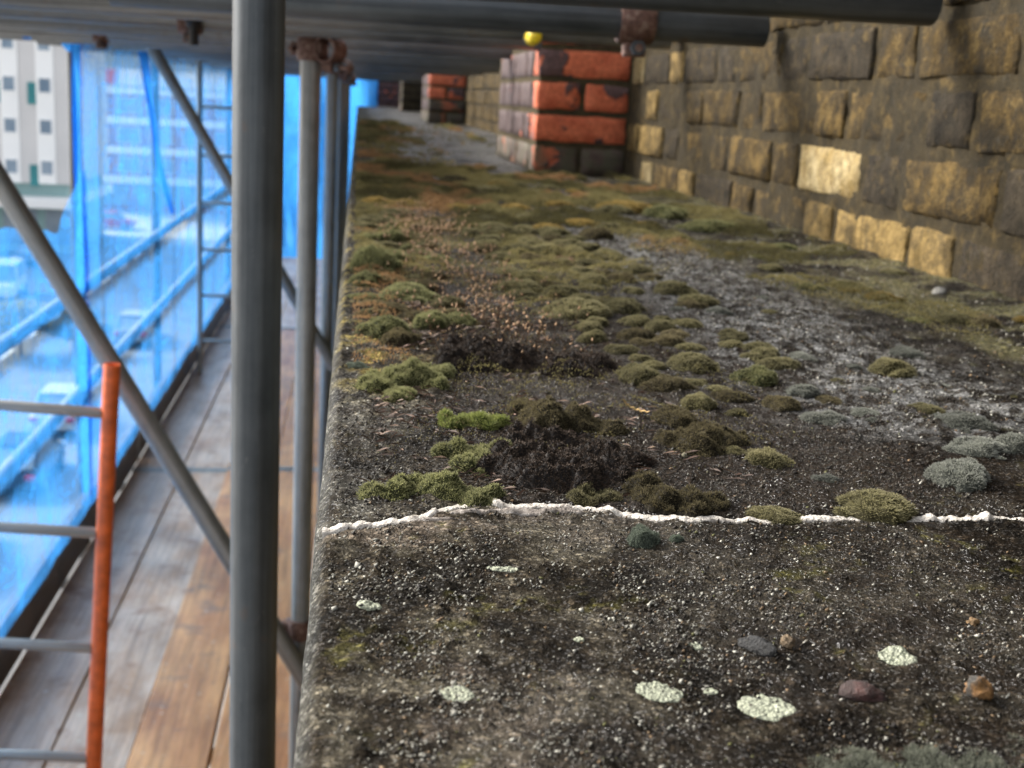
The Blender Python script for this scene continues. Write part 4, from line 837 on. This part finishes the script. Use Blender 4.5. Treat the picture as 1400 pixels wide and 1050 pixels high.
# trees and shrubs in the street
def foliage(name, c, r, n, ls, pal, seed):
    g = np.random.default_rng(seed); k = 16; cl = g.normal(size=(k,3)); cl /= np.linalg.norm(cl,axis=1)[:,None]; cl = cl*g.uniform(.3,.85,(k,1))*np.array(r); a = g.integers(0,k,n)
    p_ = cl[a]+g.normal(size=(n,3))*np.array(r)*.22+np.array(c); d = g.normal(size=(n,3)); d /= np.linalg.norm(d,axis=1)[:,None]; s = np.cross(d,g.normal(size=(n,3))); s /= np.linalg.norm(s,axis=1)[:,None]
    l = (ls*g.uniform(.6,1.3,n))[:,None]; V = np.stack([p_-s*l*.3,p_+d*l*.5-s*l*.05,p_+s*l*.3,p_-d*l*.5],1).reshape(-1,3); F = np.arange(4*n).reshape(-1,4)
    t = g.random(n)[:,None]; cc = np.array(pal[0])*(1-t)+np.array(pal[1])*t; return npmesh(name, V, F, M['moss'], False, np.repeat(cc,4,0))
def tree(x, y, h, r, label, pal, seed, cat='tree', nm='street_tree', n=5200, ls=.34):
    P = tag(empty(nm,(x,y,ST)), label, cat); b = MB().lathe([(.16*h/6,0),(.11*h/6,h*.35),(.05*h/6,h*.8),(.005,h*.9)],10)
    for i in range(6):
        a = i*1.05; z = h*(.35+.07*i); q=[]; e=(math.cos(a)*r*.7,math.sin(a)*r*.7,z+h*.22)
        b.add([(.05,0,z),(-.03,.04,z),(-.03,-.04,z),(e[0],e[1],e[2])],[(0,1,3),(1,2,3),(2,0,3)])
    b.build('trunk' if cat == 'tree' else 'stem', plain('bark', (.09,.07,.05), .9, 0, .3, 6), P); link('crown', foliage('crown',(0,0,h*.68),(r,r,h*.34),n,ls,pal,seed), P)
tree(-15.6,59.5,2.6,2.0,'yellow-green shrub in the street behind the lower netting',((.22,.20,.02),(.42,.36,.05)),3,'shrub','shrub',3200,.22)
tree(-13.4,60.5,2.2,1.6,'smaller yellow shrub right of the yellow-green one',((.25,.20,.02),(.45,.36,.06)),4,'shrub','shrub',2600,.22)
tree(-6.,104.,9.,3.4,'green street tree in front of the office building',((.04,.07,.02),(.09,.13,.035)),5)
tree(2.,112.,10.,3.8,'street tree at the far corner, right of the office front',((.035,.06,.02),(.08,.12,.035)),6)

rw = tag(empty('brick_wall', (.45, 14.6, 0)), 'brick return closing the far end of the ledge beside the blue netting', 'wall')
child(MB().box(.19,.70,14.62,14.9,-.05,1.2).build('mortar_core', M['mortar']), rw)
b = MB()
for k in range(15):
    for i in range(3):
        x = .185+.1*(k % 2)*.5+i*.165; b.box(x, min(x+.155,.66), 14.6+random.uniform(-.003,.003), 14.66, Z0+.075*k, Z0+.075*k+.062)
o = child(b.build('brick_courses', M['red_p']), rw); o['kind'] = 'stuff'
def fibres():
    n = 2600; x = .012+.17*rng.random(n)**1.5; y = rng.uniform(.49,1.05,n); k = fbm(x*40,y*30,91) > .5; x,y = x[k],y[k]; n = len(x)
    L = rng.uniform(.003,.010,n); a = rng.uniform(0,6.28,n); b = np.stack([x,y,ledge_h(x,y)+.0006],-1); d = np.stack([np.cos(a),np.sin(a),rng.uniform(-.1,.5,n)],-1)*L[:,None]; w_ = np.stack([-np.sin(a),np.cos(a),0*a],-1)*.00022
    V = np.stack([b-w_,b+w_,b+d*.6+w_+np.array((0,0,.0008)),b+d],1).reshape(-1,3); F = np.arange(4*n).reshape(-1,4)
    c = np.array([(.10,.055,.036),(.12,.075,.05),(.05,.03,.02)])[rng.choice(3,n)]*rng.uniform(.7,1.3,(n,1)); return npmesh('dead_fibres', V, F, M['grit'], False, np.repeat(c,4,0))
tag(link('dead_fibres', fibres()), 'fine reddish dead moss fibres strewn between the clumps', 'litter', kind='stuff')
